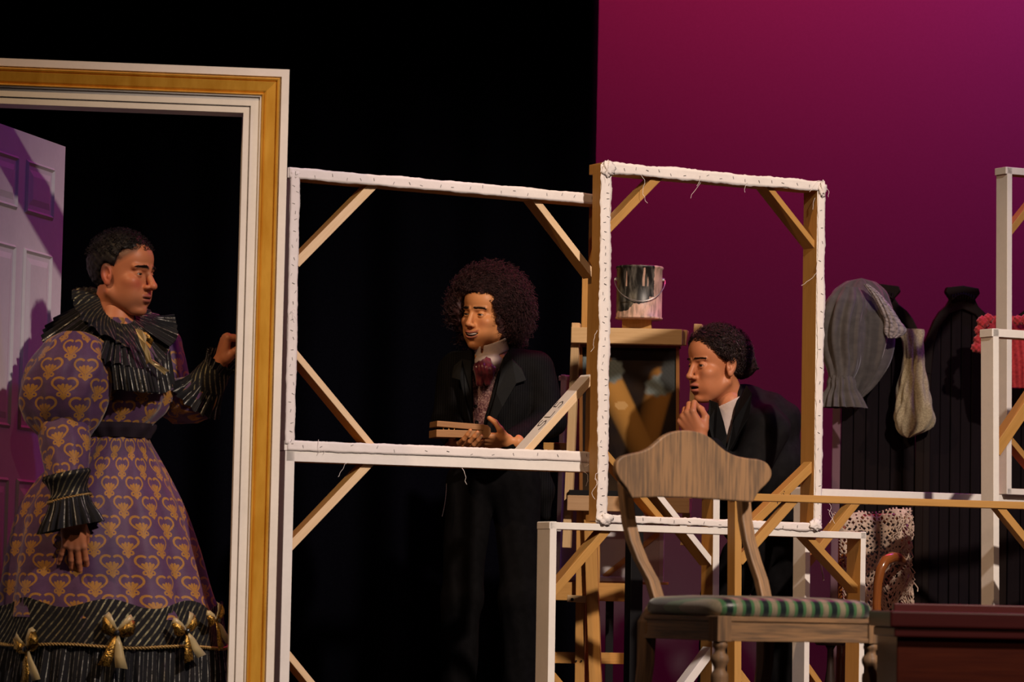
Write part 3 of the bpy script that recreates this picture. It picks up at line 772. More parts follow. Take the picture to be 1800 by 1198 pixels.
bc = mst.ramp(nz, [(0.3, (0.20, 0.165, 0.11)), (0.7, (0.30, 0.25, 0.17))])
mst.set('Base Color', mst.mix(be, mst.mix(dk, (0.055, 0.15, 0.06), (0.006, 0.012, 0.014)), bc))
cn = [RLc - wd * .012, RRc + wd * .012, FRc + wd * .012 + fw * .01, FLc - wd * .012 + fw * .01]; cc = sum(cn, Vector()) / 4
per = []
for i in range(4):
    a, b = cn[i], cn[(i + 1) % 4]
    for k in range(12): per.append(a.lerp(b, (k + .5) / 12))
for _ in range(2): per = [(per[i - 1] + per[i] * 2 + per[(i + 1) % 48]) / 4 for i in range(48)]
m = MB(); G = [[cc + (p - cc) * s1 + UP * z for p in per] for s1, z in ((.96, .437), (1.0, .44), (1.03, .452), (1.035, .463), (1.02, .476), (.98, .485), (.9, .491), (.6, .496), (.2, .497))]
vs = []; UVf = lambda i, j: ((G[i][j % 48] - cc).dot(wd) + (.03 if i < 5 else 0) * 0, (G[i][j % 48] - cc).dot(fw))
m.grid(G, closed=True, UV=UVf); m.add(G[-1], [tuple(range(48))], 0, [[((p - cc).dot(wd), 0) for p in G[-1]]])
m.build('seat_cushion', mst.m, CH, smooth=True)

# ------------------------------------------------------------------ red chest at the right edge
M_mah = wood('red_mahogany', (0.12, 0.024, 0.011), (0.065, 0.012, 0.008), 0.35, 0.8)
M_mahd = wood('mahogany_rim', (0.085, 0.013, 0.013), (0.065, 0.01, 0.011), 0.4, 0.8)
ty = 8.8; x0 = P(1564, 1090, ty).x; tw = 1.0
TR = thing('chest', (x0 + tw / 2, ty + .25, 0), 'low red mahogany chest with an overhanging lid at the lower right corner', 'chest')
m = MB(); m.box((x0 + tw / 2, ty + .25, .444), (tw / 2, .26, .021)); m.build('lid', M_mahd, TR, bevel=0.005)
m = MB(); m.box((x0 + tw / 2 + .03, ty + .46, .474), (tw / 2 - .03, .02, .011)); m.build('back_rim', M_mahd, TR, bevel=0.003)
m = MB(); m.box((x0 + tw / 2, ty + .26, .23), (tw / 2 - .022, .235, .19)); bd = m.build('body', M_mah, TR, bevel=0.004)
m = MB(); m.box((x0 + tw / 2, ty + .25, .41), (tw / 2 - .012, .25, .012)); m.build('moulding', M_mahd, TR, bevel=0.004)
m = MB(); m.box((x0 + tw / 2, ty + .25, .02), (tw / 2 - .01, .25, .02)); m.build('plinth', M_mahd, TR, bevel=0.004)

# ------------------------------------------------------------------ folding screen
M_scr = wood('black_walnut', (0.010, 0.0065, 0.009), (0.006, 0.004, 0.0055), 0.75, 0.8, spec=.08)
M_violetlit = paint('violet_lit_stile', (0.16, 0.085, 0.12))  # purple light on the screen's left stile, put into its base colour
M_scr2 = wood('black_walnut_arch', (0.010, 0.0045, 0.004), (0.005, 0.002, 0.002), 0.6, 0.8, spec=.12)
SY = 13.35
SR = thing('folding_screen', P(1690, 1198, SY).xy.to_3d(), 'dark folding screen of grooved boards with carved arched tops and clothes hung over it', 'screen')
zpx = lambda y, x=1688: P(x, y, SY).z
edges = [(1461, SY + .05), (1622, SY), (1755, SY + .05), (1925, SY)]
OUT = [(0, 604), (.06, 585), (.13, 562), (.2, 547), (.29, 536), (.335, 525), (.27, 513), (.29, 504), (.5, 500), (.71, 504), (.73, 513), (.665, 525), (.71, 536), (.8, 547), (.87, 562), (.94, 585), (1, 604)]
INN = [(.1, 660), (.12, 610), (.2, 575), (.33, 551), (.5, 542), (.67, 551), (.8, 575), (.88, 610), (.9, 660)]
for k in range(3):
    a = P(edges[k][0], 900, edges[k][1]); b = P(edges[k + 1][0], 900, edges[k + 1][1]); a.z = b.z = 0
    d = (b - a); Lw = d.length; d.normalize(); nn = Vector((d.y, -d.x, 0)); pt = lambda u, z, o=0.0: a + d * (u * Lw) + nn * o + UP * z
    m = MB(); m.slab([pt(u, zpx(y)) for u, y in OUT] + [pt(1, zpx(660))] + [pt(u, zpx(y)) for u, y in reversed(INN)] + [pt(0, zpx(660))], nn, .03); lf = m.build('arch_rail', M_scr2, SR, bevel=0.004)
    m = MB()
    for i in range(-4, 5):
        c_ = pt(.5 + i * .035, zpx(520 + abs(i) * 1.2), .002); m.tube([c_ - UP * .016, c_ + UP * .018], [.003, .005], 6)
    m.tube([pt(.34 + .32 * i / 8, zpx(528 - 12 * math.sin(PI * i / 8)), .003) for i in range(9)], .005, 6)
    tag(m.build('carved_shell', M_scr2, lf, smooth=True), kind='stuff')
    for u in (.045, .955):
        m = MB(); m.board(pt(u, .0), pt(u, zpx(655)), .09 * Lw, .03, nn); m.build('stile', M_violetlit if (k == 0 and u < .5) else M_scr2, SR, bevel=0.003)
    for i in range(6):
        u0, u1 = .092 + .136 * i + .004, .092 + .136 * (i + 1) - .004; um = (u0 + u1) / 2
        top = lambda u: zpx(np.interp(u, [q[0] for q in INN], [q[1] for q in INN]) - 6)
        m = MB(); m.slab([pt(u0, .08, -.012 - .003 * (i % 2)), pt(u1, .08, -.012 - .003 * (i % 2)), pt(u1, top(u1), -.012 - .003 * (i % 2)), pt(um, top(um), -.012 - .003 * (i % 2)), pt(u0, top(u0), -.012 - .003 * (i % 2))], nn, .012)
        m.build('plank', M_scr, SR, bevel=0.003)
    m = MB(); m.slab([pt(.07, .06, -.024), pt(.93, .06, -.024)] + [pt(u, zpx(y - 8), -.024) for u, y in reversed(INN)], nn, .005); m.build('backing_panel', M_scr2, SR)
    m = MB(); m.board(pt(.09, .05), pt(.91, .05), .08, .03, nn); m.build('bottom_rail', M_scr2, SR, bevel=0.003)

# ---- clothes over the screen
def pxloft(keys, Y, depth, nu=64, n=40, disp=None):
    """keys (y, left px, right px[, dy]) -> hanging cloth loft, depth = half thickness"""
    k = np.array([(q[0], q[1], q[2]) for q in keys], float)
    if k[0, 0] > k[-1, 0]: k = k[::-1]; depth = list(depth)[::-1]
    s = spline(np.column_stack([k[:, 0], k]), n)
    C = []; RX = []
    for y, l, r in s:
        a = P(l, y, Y); b = P(r, y, Y); C.append((a + b) / 2); RX.append((b - a).length / 2)
    dd = np.interp(np.linspace(0, 1, n), np.linspace(0, 1, len(depth)), depth)
    return loft(C, (1, 0, 0), (0, 1, 0), RX, dd, nu, disp)
mgc = Mat('grey_stripe_cotton', 0.8, spec=0.1, sheen=0.2); u, v = mgc.uv(); st = (u * 260.0).sin(); nz = mgc.noise('UV', 40, detail=3)
mgc.set('Base Color', mgc.ramp(st * 0.04 + nz * 0.5 + 0.2, [(0.3, (0.065, 0.058, 0.060)), (0.7, (0.125, 0.112, 0.112))]))
BL = thing('blouse', P(1510, 700, 13.27), 'grey striped blouse with a gathered frilled cuff draped over the folding screen', 'blouse')
fold = lambda th, t: 1 + .24 * np.sin(7 * th + 3 * t) * (0.35 + .65 * t) + .06 * np.sin(13 * th + 5 * t + 1) * t + .03 * np.sin(23 * th - 4 * t)
V, Fc, uv = pxloft([(489, 1512, 1516), (492, 1497, 1530), (502, 1478, 1546), (530, 1462, 1560), (565, 1465, 1566), (610, 1470, 1563), (650, 1475, 1550), (685, 1482, 1527), (700, 1490, 1512)], 13.27, [.01, .05, .08, .09, .09, .085, .07, .05], disp=fold)
np_mesh('body', V, Fc, mgc.m, BL, uv=uv)
fold2 = lambda th, t: 1 + .24 * np.sin(9 * th + 1.5 * np.sin(3 * t)) * (0.25 + .75 * np.sin(PI * t)) + .05 * np.sin(21 * th + 6 * t) * t
V, Fc, uv = pxloft([(505, 1474, 1510), (525, 1458, 1518), (560, 1450, 1512), (600, 1449, 1508), (635, 1453, 1508), (655, 1457, 1503), (665, 1458, 1499)], 13.15, [.03, .06, .07, .07, .06, .045, .04], disp=fold2)
np_mesh('sleeve', V, Fc, mgc.m, BL, uv=uv)
fr = lambda th, t: 1 + (.05 + .22 * t) * np.sin(15 * th + .8 * np.sin(3 * th)) + .06 * t * np.sin(7 * th + 2)
V, Fc, uv = pxloft([(660, 1458, 1499), (672, 1455, 1503), (678, 1456, 1502), (692, 1450, 1508), (716, 1446, 1516)], 13.15, [.04, .045, .043, .055, .065], nu=140, n=16, disp=fr)
np_mesh('cuff_frill', V, Fc, mgc.m, BL, uv=uv)
mlc = Mat('lilac_lace', 0.85, spec=0.1); u, v = mlc.uv(); nz = mlc.noise('UV', 120, detail=2); mlc.set('Base Color', mlc.ramp(nz, [(0.35, (0.13, 0.12, 0.14)), (0.6, (0.38, 0.34, 0.37))]))
V, Fc, uv = pxloft([(499, 1518, 1526), (512, 1528, 1542), (530, 1540, 1558), (550, 1550, 1572), (566, 1556, 1582), (580, 1556, 1590), (588, 1558, 1586), (594, 1562, 1576)], 13.18, [.008, .012, .018, .02, .02, .012], disp=lambda th, t: 1 + .18 * np.sin(9 * th + 9 * t) + .08 * np.sin(19 * th + 25 * t))
np_mesh('lace_trim', V, Fc, mlc.m, BL, uv=uv)
mcr = Mat('cream_knit', 0.9, spec=0.05, sheen=0.3); nz = mcr.noise(scale=170, detail=3); mcr.set('Base Color', mcr.ramp(nz, [(0.35, (0.27, 0.23, 0.155)), (0.65, (0.46, 0.40, 0.28))])); mcr.bump(nz, 0.5, 0.002)
CL = thing('stocking', P(1608, 765, 13.15), 'cream knitted stocking hanging between two panels of the folding screen', 'stocking')
V, Fc, uv = pxloft([(578, 1584, 1621), (583, 1582, 1622), (600, 1588, 1621), (630, 1590, 1622), (670, 1581, 1628), (710, 1574, 1638), (740, 1570, 1645), (756, 1576, 1634), (765, 1584, 1610), (769, 1592, 1600)], 13.30, [.02, .03, .045, .05, .055, .06, .05, .02], disp=lambda th, t: 1 - .42 * np.exp(-((th - 4.62 - .25 * t) / .17) ** 2) * (.2 + .8 * t) + .13 * np.sin(2 * th + 4 * t + 1) + .06 * np.sin(11 * th + 14 * t) + .05 * np.sin(6 * th - 17 * t))
np_mesh('stocking_leg', V, Fc, mcr.m, CL, uv=uv)
mrd = Mat('red_knit', 0.9, spec=0.05, sheen=0.4); u, v = mrd.uv(); nz = mrd.noise(scale=90, detail=3); rb = (u * 420.0).sin()
mrd.set('Base Color', mrd.ramp(nz * 0.6 + rb * 0.12 + 0.2, [(0.3, (0.28, 0.018, 0.03)), (0.7, (0.62, 0.06, 0.075))])); mrd.bump(rb * 0.5 + nz, 0.6, 0.004)
RK = thing('knitted_shawl', P(1780, 680, 13.15), 'red ribbed knitted shawl hung on the folding screen at the right edge', 'shawl')
V, Fc, uv = pxloft([(556, 1735, 1850), (560, 1726, 1860), (572, 1724, 1866), (600, 1728, 1868), (640, 1736, 1866), (670, 1742, 1862), (682, 1746, 1858)], 13.17, [.02, .05, .06, .06, .05, .03], nu=160, disp=lambda th, t: 1 + .02 * np.sin(60 * th) + .05 * np.sin(9 * th + 2 * t))
np_mesh('knit_body', V, Fc, mrd.m, RK, uv=uv)
for i, (x, y, r_) in enumerate(((1728, 566, 11), (1738, 560, 9), (1722, 580, 9), (1720, 597, 9), (1717, 610, 10), (1727, 614, 9), (1738, 618, 9), (1790, 563, 9), (1802, 562, 9))):
    c = P(x, y, 13.1); rr_ = r_ * 13.1 / 6000
    Vb, Fb = snets(lambda Q: ell(Q, (0, 0, 0), (rr_, rr_, rr_)) + .0035 * np.sin(Q[:, 0] * 330) * np.sin(Q[:, 2] * 310 + i), [-rr_ * 1.4] * 3, [rr_ * 1.4] * 3, rr_ / 6)
    np_mesh('knit_frill', Vb + np.array(c), Fb, mrd.m, RK)

# ------------------------------------------------------------------ armchair with the crocheted shawl
M_arm = wood('polished_mahogany', (0.30, 0.10, 0.025), (0.14, 0.04, 0.012), 0.22, 0.7, coat=0.5)
AY = 12.72
g = lambda x, y, dy=0.0: P(x, y, AY + dy)
AC = thing('armchair', (g(1535, 1000).x, AY - .2, 0), 'polished mahogany armchair half hidden behind the frames, its curved arm showing', 'chair')
for x in (1482, 1592):
    p = g(x, 905); MB().tube([Vector((p.x, AY + .05, 0)), Vector((p.x, AY, .4)), p], .017, 10).build('back_post', M_arm, AC, smooth=True)
MB().tube([g(1480, 914), g(1535, 911), g(1593, 908)], .018, 10).build('top_rail', M_arm, AC, smooth=True)
sx = g(1535, 1000).x
m = MB(); m.box((sx, AY - .22, .40), (.14, .22, .03)); m.build('seat', M_arm, AC, bevel=0.01)
for s_ in (-1, 1):
    m = MB(); m.tube([Vector((sx + s_ * .12, AY - .42, 0)), Vector((sx + s_ * .12, AY - .41, .39))], [.012, .02], 10); m.build('leg', M_arm, AC, smooth=True)
pp = [(1544, 1110, -.3), (1541, 1060, -.3), (1543, 1025, -.3), (1548, 1000, -.3), (1556, 985, -.29), (1567, 979, -.26), (1577, 980, -.2), (1584, 984, -.12), (1590, 988, -.02)]
pts = [g(x, y, d_) for x, y, d_ in pp]; m = MB(); m.tube(pts, [.016, .016, .017, .018, .019, .02, .02, .018, .016], 12); m.build('arm', M_arm, AC, smooth=True)
mlx = Mat('beige_crochet', 0.9, spec=0.05); nz = mlx.noise(scale=140, detail=2); mlx.set('Base Color', mlx.ramp(nz, [(0.3, (0.42, 0.31, 0.24)), (0.7, (0.64, 0.50, 0.40))]))
SH = thing('crochet_shawl', g(1535, 1060), 'beige crocheted lace shawl with leaf holes draped over the mahogany armchair', 'shawl')
nu_, nv_ = 92, 124
def shp(i, j):
    u = i / nu_; v = j / nv_
    xt = 1463 + 138 * u; yt = 899 - 9 * max(0, u - .45) / .55 + 2 * math.sin(u * 14)
    xl = 1470 + 14 * v; xr = 1603 + 4 * math.sin(v * 9)
    x = (xl + (xr - xl) * u) * min(1, v * 6) + xt * (1 - min(1, v * 6)); y = yt + v * (180 + 14 * math.sin(u * 21) * v)
    return g(x, y, -.045 - .02 * math.sin(u * 9 + v * 2) - .03 * v * math.sin(u * 17) + .02 * (1 - min(1, v * 12)))
def hole(i, j):
    bi, bj = i // 26, j // 24; a, b = i % 26 - 12.5, j % 24 - 11.5
    if (bi + bj) % 2: a = -a
    s_ = (a + b) * .7071; d_ = abs(a - b) * .7071; w_ = 8.2 * math.cos(max(-1.57, min(1.57, s_ / 15.5 * 1.57)))
    if abs(s_) < 15 and (w_ - 3.4 < d_ < w_) and (int(s_ + 40) % 5) < 3: return True
    if abs(s_) < 13 and d_ < w_ - 4.4 and (int(s_ + 40) % 6) < 2 and 1.2 < d_: return True
    return (i % 26 in (0, 1) and j % 4 < 2) or (j % 24 in (0, 1) and i % 4 < 2)
m = MB(); G = [[shp(i, j) for i in range(nu_ + 1)] for j in range(nv_ + 1)]
mm = nu_ + 1
m.v = [tuple(p) for r_ in G for p in r_]
for j in range(nv_):
    for i in range(nu_):
        if not hole(i, j): m.f.append((j * mm + i, j * mm + i + 1, (j + 1) * mm + i + 1, (j + 1) * mm + i)); m.mi.append(0); m.uv.append([(0, 0)] * 4)
m.build('lace_cloth', mlx.m, SH, smooth=True, solid=0.002)
r_ = random.Random(5)
m = MB()
for k in range(34):
    x, y = (r_.uniform(1582, 1604), r_.uniform(896, 1020)); p = g(x, y, -.08); pts = [p]
    for q in range(8): pts.append(pts[-1] + Vector((r_.uniform(-.012, .012), r_.uniform(-.006, .006), -r_.uniform(.004, .016))))
    m.tube(pts, .0022, 5)
for k in range(26):
    x = 1474 + 5 * k; p = g(x, 1078, -.06); pts = [p]
    for q in range(6): pts.append(pts[-1] + Vector((r_.uniform(-.008, .008), r_.uniform(-.004, .004), -r_.uniform(.01, .018))))
    m.tube(pts, .0018, 5)
p = g(1467, 960, -.08); pts = [p + Vector((-.045 + .006 * math.sin(q), 0, -.022 * q + .05)) for q in range(9)]; m.tube(pts, .0035, 5)
tag(m.build('fringe', mlx.m, SH), kind='stuff')
# little dark pedestal seen under the chair
sp = P(1459, 1198, 12.2); sp.z = 0
ST = thing('pedestal_stool', sp, 'small dark turned pedestal stool glimpsed under the striped seat', 'stool')
M_dk = wood('dark_stain', (0.03, 0.018, 0.014), (0.015, 0.009, 0.007), 0.4)
MB().lathe(sp, [(.0, .335), (.05, .335), (.056, .342), (.056, .35), (.05, .356), (0.0, .356)], 24).build('top', M_dk, ST, smooth=False)
MB().lathe(sp, [(.018, .05), (.02, .2), (.012, .26), (.011, .32), (.02, .336)], 16).build('column', M_dk, ST, smooth=True)
MB().lathe(sp, [(.06, .0), (.06, .012), (.045, .03), (.03, .055), (.018, .06)], 24).build('base', M_dk, ST, smooth=True)
# ------------------------------------------------------------------ people: shared builders
def skin_mat(name):
    m = Mat(name, 0.48, spec=0.35); m.set('Base Color', m.attr()); n = m.noise(scale=180, detail=2); m.bump(n, 0.08, 0.001)
    m.b.inputs['Subsurface Weight'].default_value = 0.06; m.b.inputs['Subsurface Radius'].default_value = (0.01, 0.004, 0.002); m.b.inputs['Subsurface Scale'].default_value = 0.4
    return m.m
def head_mesh(skin, lip, blush, jaw=1.0, nose=1.0, mouth=0.0018, smile=0.0, lips=1.0, brow=1.0, neck=0.056, neck_to=(-0.05, 0, -0.2), shade=None, slit=0.0042, gaze=(0.0, 0.0), mouth_w=1.0, h=0.0021):
    """head about its ear axis: +x face, +y person's left, +z up"""
    def f(Q):
        Y = np.abs(Q[:, 1:2]); S = np.concatenate([Q[:, :1], Y, Q[:, 2:]], 1)       # symmetric half
        d = ell(Q, (-.010, 0, .042), (.099, .077, .087))
        d = smin(d, ell(Q, (.022, 0, -.03), (.068, .060 * jaw, .085)), .02)
        d = smin(d, ell(Q, (.045, 0, .06), (.048, .058, .05)), .02)
        d = smin(d, ell(Q, (.070, 0, -.1), (.021, .023 * jaw, .017)), .018)
        d = smin(d, rc(S, (.055, .02, -.098), (-.004, .056 * jaw, -.052), .016, .015), .018)
        d = smin(d, ell(S, (.058, .042, -.016), (.026, .024, .022)), .016)
        d = smin(d, ell(S, (.052, .034, -.055), (.030, .022, .034)), .024)
        d = smin(d, rc(Q, (-.022, 0, -.05), neck_to, neck, neck * 1.06), .022)
        d = smax(d, -ell(S, (.104, .033, .010), (.022, .019, .013)), .012)            # sockets
        d = smin(d, rc(S, (.089, .010, .030), (.073, .047, .030), .009 * brow, .008 * brow), .010)
        d = smin(d, ell(Q, (.074, 0, -.062), (.023, .034, .028)), .014)
        n = rc(Q, (.087, 0, .022), (.108 + .006 * (nose - 1) * 5, 0, -.022), .0082, .0105 * nose)
        n = smin(n, ell(Q, (.109 + .006 * (nose - 1) * 5, 0, -.026), (.012 * nose, .0115 * nose, .0095 * nose)), .006)
        n = smin(n, ell(S, (.099, .0135 * nose, -.030), (.011, .008, .0075)), .005)
        d = smin(d, n, .009)
        d = smax(d, -ell(S, (.107, .0075, -.0375), (.005, .0038, .003)), .002)
        B = Q.copy(); B[:, 2] = Q[:, 2] - smile * Q[:, 1] ** 2; B[:, 0] = Q[:, 0] + 5.5 * Q[:, 1] ** 2
        o = max(0.0, mouth - .002)
        up = ell(B, (.0945, 0, -.0565 + o * .3), (.0095, .023 * mouth_w, .0058 * lips)); lo = ell(B, (.0925, 0, -.0700 - o), (.0098, .0195 * mouth_w, .0072 * lips))
        d = smin(d, smin(up, lo, .002), .004)
        d = smax(d, -ell(B, (.101, 0, -.0632 - o * .4), (.026, .0215 * mouth_w, mouth)), .002)
        d = smax(d, -ell(Q, (.096, 0, -.084 - o), (.008, .014, .004)), .008)
        e = np.sqrt(((S - A3(.0735, .032, .009)) ** 2).sum(1)) - .0145                  # lids
        d = smin(d, e, .004)
        sl = ell(S, (.088, .0325, .0085), (.0125, .0135, slit)); d = smax(d, -sl, .0012)
        R = np.array(Matrix.Rotation(math.radians(-14), 3, 'Y')); er = ell(S, (-.010, .078, .004), (.019, .009, .032), R)
        er = smax(er, -ell(S, (-.004, .087, .004), (.011, .009, .021), R), .004)
        er = smin(er, ell(S, (.001, .079, -.006), (.005, .006, .008)), .004)
        er = smin(er, ell(S, (-.004, .078, -.025), (.009, .007, .009)), .006)
        return smin(d, er, .005)
    V, Fc = snets(f, (-.13, -.1, -.235), (.14, .1, .14), h)
    C = np.tile(np.array(skin, np.float32), (len(V), 1)); x, y, z = V.T; ay = np.abs(y)
    def put(c, w): C[:] = C * (1 - w[:, None]) + np.array(c, np.float32) * w[:, None]
    put(blush, .7 * np.exp(-(((x - .075) / .03) ** 2 + ((ay - .042) / .02) ** 2 + ((z + .022) / .017) ** 2)))
    put(blush, .35 * np.exp(-(((x - .115) / .02) ** 2 + (ay / .02) ** 2 + ((z + .026) / .015) ** 2)))
    put(blush, .5 * np.clip((ay - .072) / .01, 0, 1))
    B = V.copy(); B[:, 2] = z - smile * y ** 2; B[:, 0] = x + 5.5 * y ** 2; o = max(0.0, mouth - .002)
    lm = np.minimum(ell(B.astype(np.float32), (.0945, 0, -.0565 + o * .3), (.0095, .0235 * mouth_w, .0062 * lips)), ell(B.astype(np.float32), (.0925, 0, -.0700 - o), (.0098, .0205 * mouth_w, .0076 * lips)))
    put(lip, np.clip(1 - lm / .0016, 0, 1) * .85)
    md = ell(B.astype(np.float32), (.099, 0, -.0632 - o * .4), (.0225, .0215 * mouth_w, mouth + .0006)); put((.035, .008, .008), np.clip(-md / .0006 + .4, 0, 1) * (B[:, 0] < .0985))
    ld = np.sqrt((x - .0735) ** 2 + (ay - .032) ** 2 + (z - .009) ** 2)
    put((.03, .014, .01), np.clip(1 - np.abs(ell(np.stack([x, ay, z], 1).astype(np.float32), (.088, .0325, .0085), (.0125, .0135, slit))) / .0016, 0, 1) * (z > .0075) * .9)   # lash line
    put((.02, .008, .006), np.exp(-(((x - .106) / .006) ** 2 + ((ay - .0075) / .0035) ** 2 + ((z + .0375) / .003) ** 2)))
    if shade is not None: shade(V, C, put)
    # eyeballs
    parts = [(V, Fc, C)]
    for s in (-1, 1):
        th = np.linspace(0, PI, 17); ph = np.linspace(0, 2 * PI, 25); g = np.stack(np.meshgrid(th, ph, indexing='ij'), -1)
        n_ = np.stack([np.cos(g[..., 0]), np.sin(g[..., 0]) * np.cos(g[..., 1]), np.sin(g[..., 0]) * np.sin(g[..., 1])], -1).reshape(-1, 3)
        M3 = np.array(Matrix.Rotation(gaze[0], 3, 'Z') @ Matrix.Rotation(gaze[1], 3, 'Y'))
        c = np.tile(np.array((.40, .34, .30), np.float32), (len(n_), 1)); an = np.arccos(np.clip(n_[:, 0], -1, 1)); c[an < .62] = (.04, .018, .01); c[an < .28] = (.004, .004, .004)
        v = (n_ @ M3.T) * .0128 + np.array((.0735, s * .032, .009)); m_ = 25
        i = np.arange(16)[:, None] * m_; j = np.arange(24)[None]
        fc = np.stack([i + j, i + j + 1, i + m_ + j + 1, i + m_ + j], -1).reshape(-1, 4); parts.append((v, fc, c))
    return join(parts)
FING = [(.088, .031, (.043, .026, .021), .0092), (.092, .0105, (.047, .030, .022), .0094), (.088, -.0105, (.043, .028, .021), .0089), (.080, -.0295, (.034, .021, .019), .0079)]
def brows(mesh, M, mat, parent, z0=.033, arch=.10, thick=.0035, n=70, seed=2, lenf=1.0):
    V = mesh[0]; r = np.random.RandomState(seed); Fv = V[(V[:, 0] > .03) & (V[:, 2] > 0) & (V[:, 2] < .07)]; roots = []; dirs = []
    for s in (-1, 1):
        for t in r.rand(n):
            y = .011 + .040 * t; z = z0 + arch * (.016 - abs(y - .034)) * .35 + r.uniform(-1, 1) * thick * (1 - .6 * t)
            i = np.argmin((Fv[:, 1] - s * y) ** 2 + (Fv[:, 2] - z) ** 2); roots.append(Fv[i]); dirs.append((.25 - .35 * t, s * 1.0, .35 - .6 * t))
    roots = np.array(roots); dirs = np.array(dirs); dirs /= np.linalg.norm(dirs, axis=1, keepdims=True)
    Vs, Fs = strands(curls(roots - .0004, dirs, .010 * lenf, .0004, .3, 5, 3), .0011); return tag(np_mesh('eyebrows', xf(Vs, M), Fs, mat, parent), kind='stuff')
def hand_mesh(skin, nail, curls, spread=(.10, .03, -.04, -.14), thumb=((.022, .028, -.006), (.052, .052, -.014), (.080, .060, -.018), (.103, .060, -.022)), side=1, arm=.1, h=0.0018, knuck=None):
    """wrist at origin, +x fingers, +z back of the hand; thumb on +y (side=1) or -y"""
    segs = []; tips = []
    for (bx, by, ls, r), (f1, f2, f3), sp in zip(FING, curls, spread):
        p = Vector((bx, by * side, 0)); fa = 0; ch = [p]
        for L, a in zip(ls, (f1, f2, f3)):
            fa += a; d = Vector((math.cos(fa) * math.cos(sp), math.cos(fa) * math.sin(sp) * side, -math.sin(fa))); p = p + d * L; ch.append(p)
        segs.append((ch, [r * 1.12, r * 1.02, r * .93, r * .8])); up = Vector((math.sin(fa), 0, math.cos(fa))); tips.append((ch[3] + up * r * .62 - (ch[3] - ch[2]).normalized() * .002, r))
    tb = [Vector((a, b * side, c)) for a, b, c in thumb]
    def f(Q):
        d = ell(Q, (.046, 0, -.002), (.056, .040, .0145))
        for (bx, by, _, r) in FING: d = smin(d, rc(Q, (.006, by * .45 * side, 0), (bx, by * side, .001), .0155, r * 1.2), .010)
        d = smin(d, rc(Q, tb[0], tb[1], .017, .0125), .012)
        d = smin(d, ell(Q, (.03, -.026 * side, -.008), (.034, .013, .013)), .01)
        d = smin(d, chain(Q, [(-arm, 0, 0), (.004, 0, 0)], [.029, .0245]), .014)
        fg = None
        for ch, rr in segs: e = chain(Q, ch, rr, .004); d = smin(d, e, .0045)
        d = smin(d, chain(Q, tb[1:], [.0122, .0105, .0085], .004), .006)
        return d
    V, Fc = snets(f, (-arm - .035, -.09, -.11), (.22, .09, .05), h)
    C = np.tile(np.array(skin, np.float32), (len(V), 1))
    kn = [Vector((b[0], b[1] * side, .01)) for b in FING] + [s_[0][1] for s_ in segs]
    for k in kn:
        w_ = .35 * np.exp(-((V - np.array(k)) ** 2).sum(1) / (2 * .008 ** 2)); C = C * (1 - w_[:, None]) + np.array(nail) * .75 * w_[:, None]
    for t_, r in tips:
        w_ = .8 * (((V - np.array(t_)) ** 2).sum(1) < (r * .75) ** 2); C = C * (1 - w_[:, None]) + np.array(nail) * w_[:, None]
    return V, Fc, C.astype(np.float32)
def place(mesh, origin, x, z, sc=1.0):
    M = (Matrix.Translation(origin) @ frame3(x, z).to_4x4() @ Matrix.Scale(sc, 4)); V, Fc, C = mesh; return xf(V, M), Fc, C
def head_M(origin, yaw, pitch=0.0, roll=0.0, sc=1.0):
    return Matrix.Translation(origin) @ Matrix.Rotation(math.radians(yaw), 4, 'Z') @ Matrix.Rotation(math.radians(pitch), 4, 'Y') @ Matrix.Rotation(math.radians(roll), 4, 'X') @ Matrix.Scale(sc, 4)
def trunk(limbs, skin, h=0.014, k=0.03):
    """hidden body inside the clothes: limbs = list of (points, radii)"""
    allp = np.array([tuple(p) for ps, rs in limbs for p in ps]); mr = max(max(rs) for _, rs in limbs) + .03
    def f(Q):
        d = None
        for ps, rs in limbs:
            e = chain(Q, [tuple(p) for p in ps], rs, k); d = e if d is None else smin(d, e, k)
        return d
    V, Fc = snets(f, allp.min(0) - mr, allp.max(0) + mr, h)
    return V, Fc, np.tile(np.array(skin, np.float32), (len(V), 1))
def sdf_cloth(name, f, lo, hi, h, mat, parent, uvxz=True):
    V, Fc = snets(f, lo, hi, h); uv = np.stack([V[:, 0], V[:, 2]], 1)
    return np_mesh(name, V, Fc, mat, parent, uv=uv)
def hairmat(name, a, b, rough=0.55):
    m = Mat(name, rough, spec=0.25); n = m.noise(scale=60, detail=2); m.set('Base Color', m.ramp(n, [(0.35, a), (0.65, b)])); return m.m
def curls(roots, dirs, length, curl_r, turns, m=14, seed=1, droop=0.0):
    r = np.random.RandomState(seed); n = len(roots); s = np.linspace(0, 1, m)
    up = r.randn(n, 3); a = np.cross(dirs, up); a /= np.linalg.norm(a, axis=1, keepdims=True); b = np.cross(dirs, a)
    L = length if np.ndim(length) else np.full(n, length)
    ph = r.rand(n) * 6.28; an = ph[:, None] + s[None] * turns * 6.28
    env = np.minimum(1, s * 5)[None, :, None] * curl_r
    p = roots[:, None] + dirs[:, None] * (L[:, None] * s[None])[..., None] + env * (np.cos(an)[..., None] * a[:, None] + np.sin(an)[..., None] * b[:, None])
    p[..., 2] -= droop * (s ** 2)[None] * L[:, None]
    return p
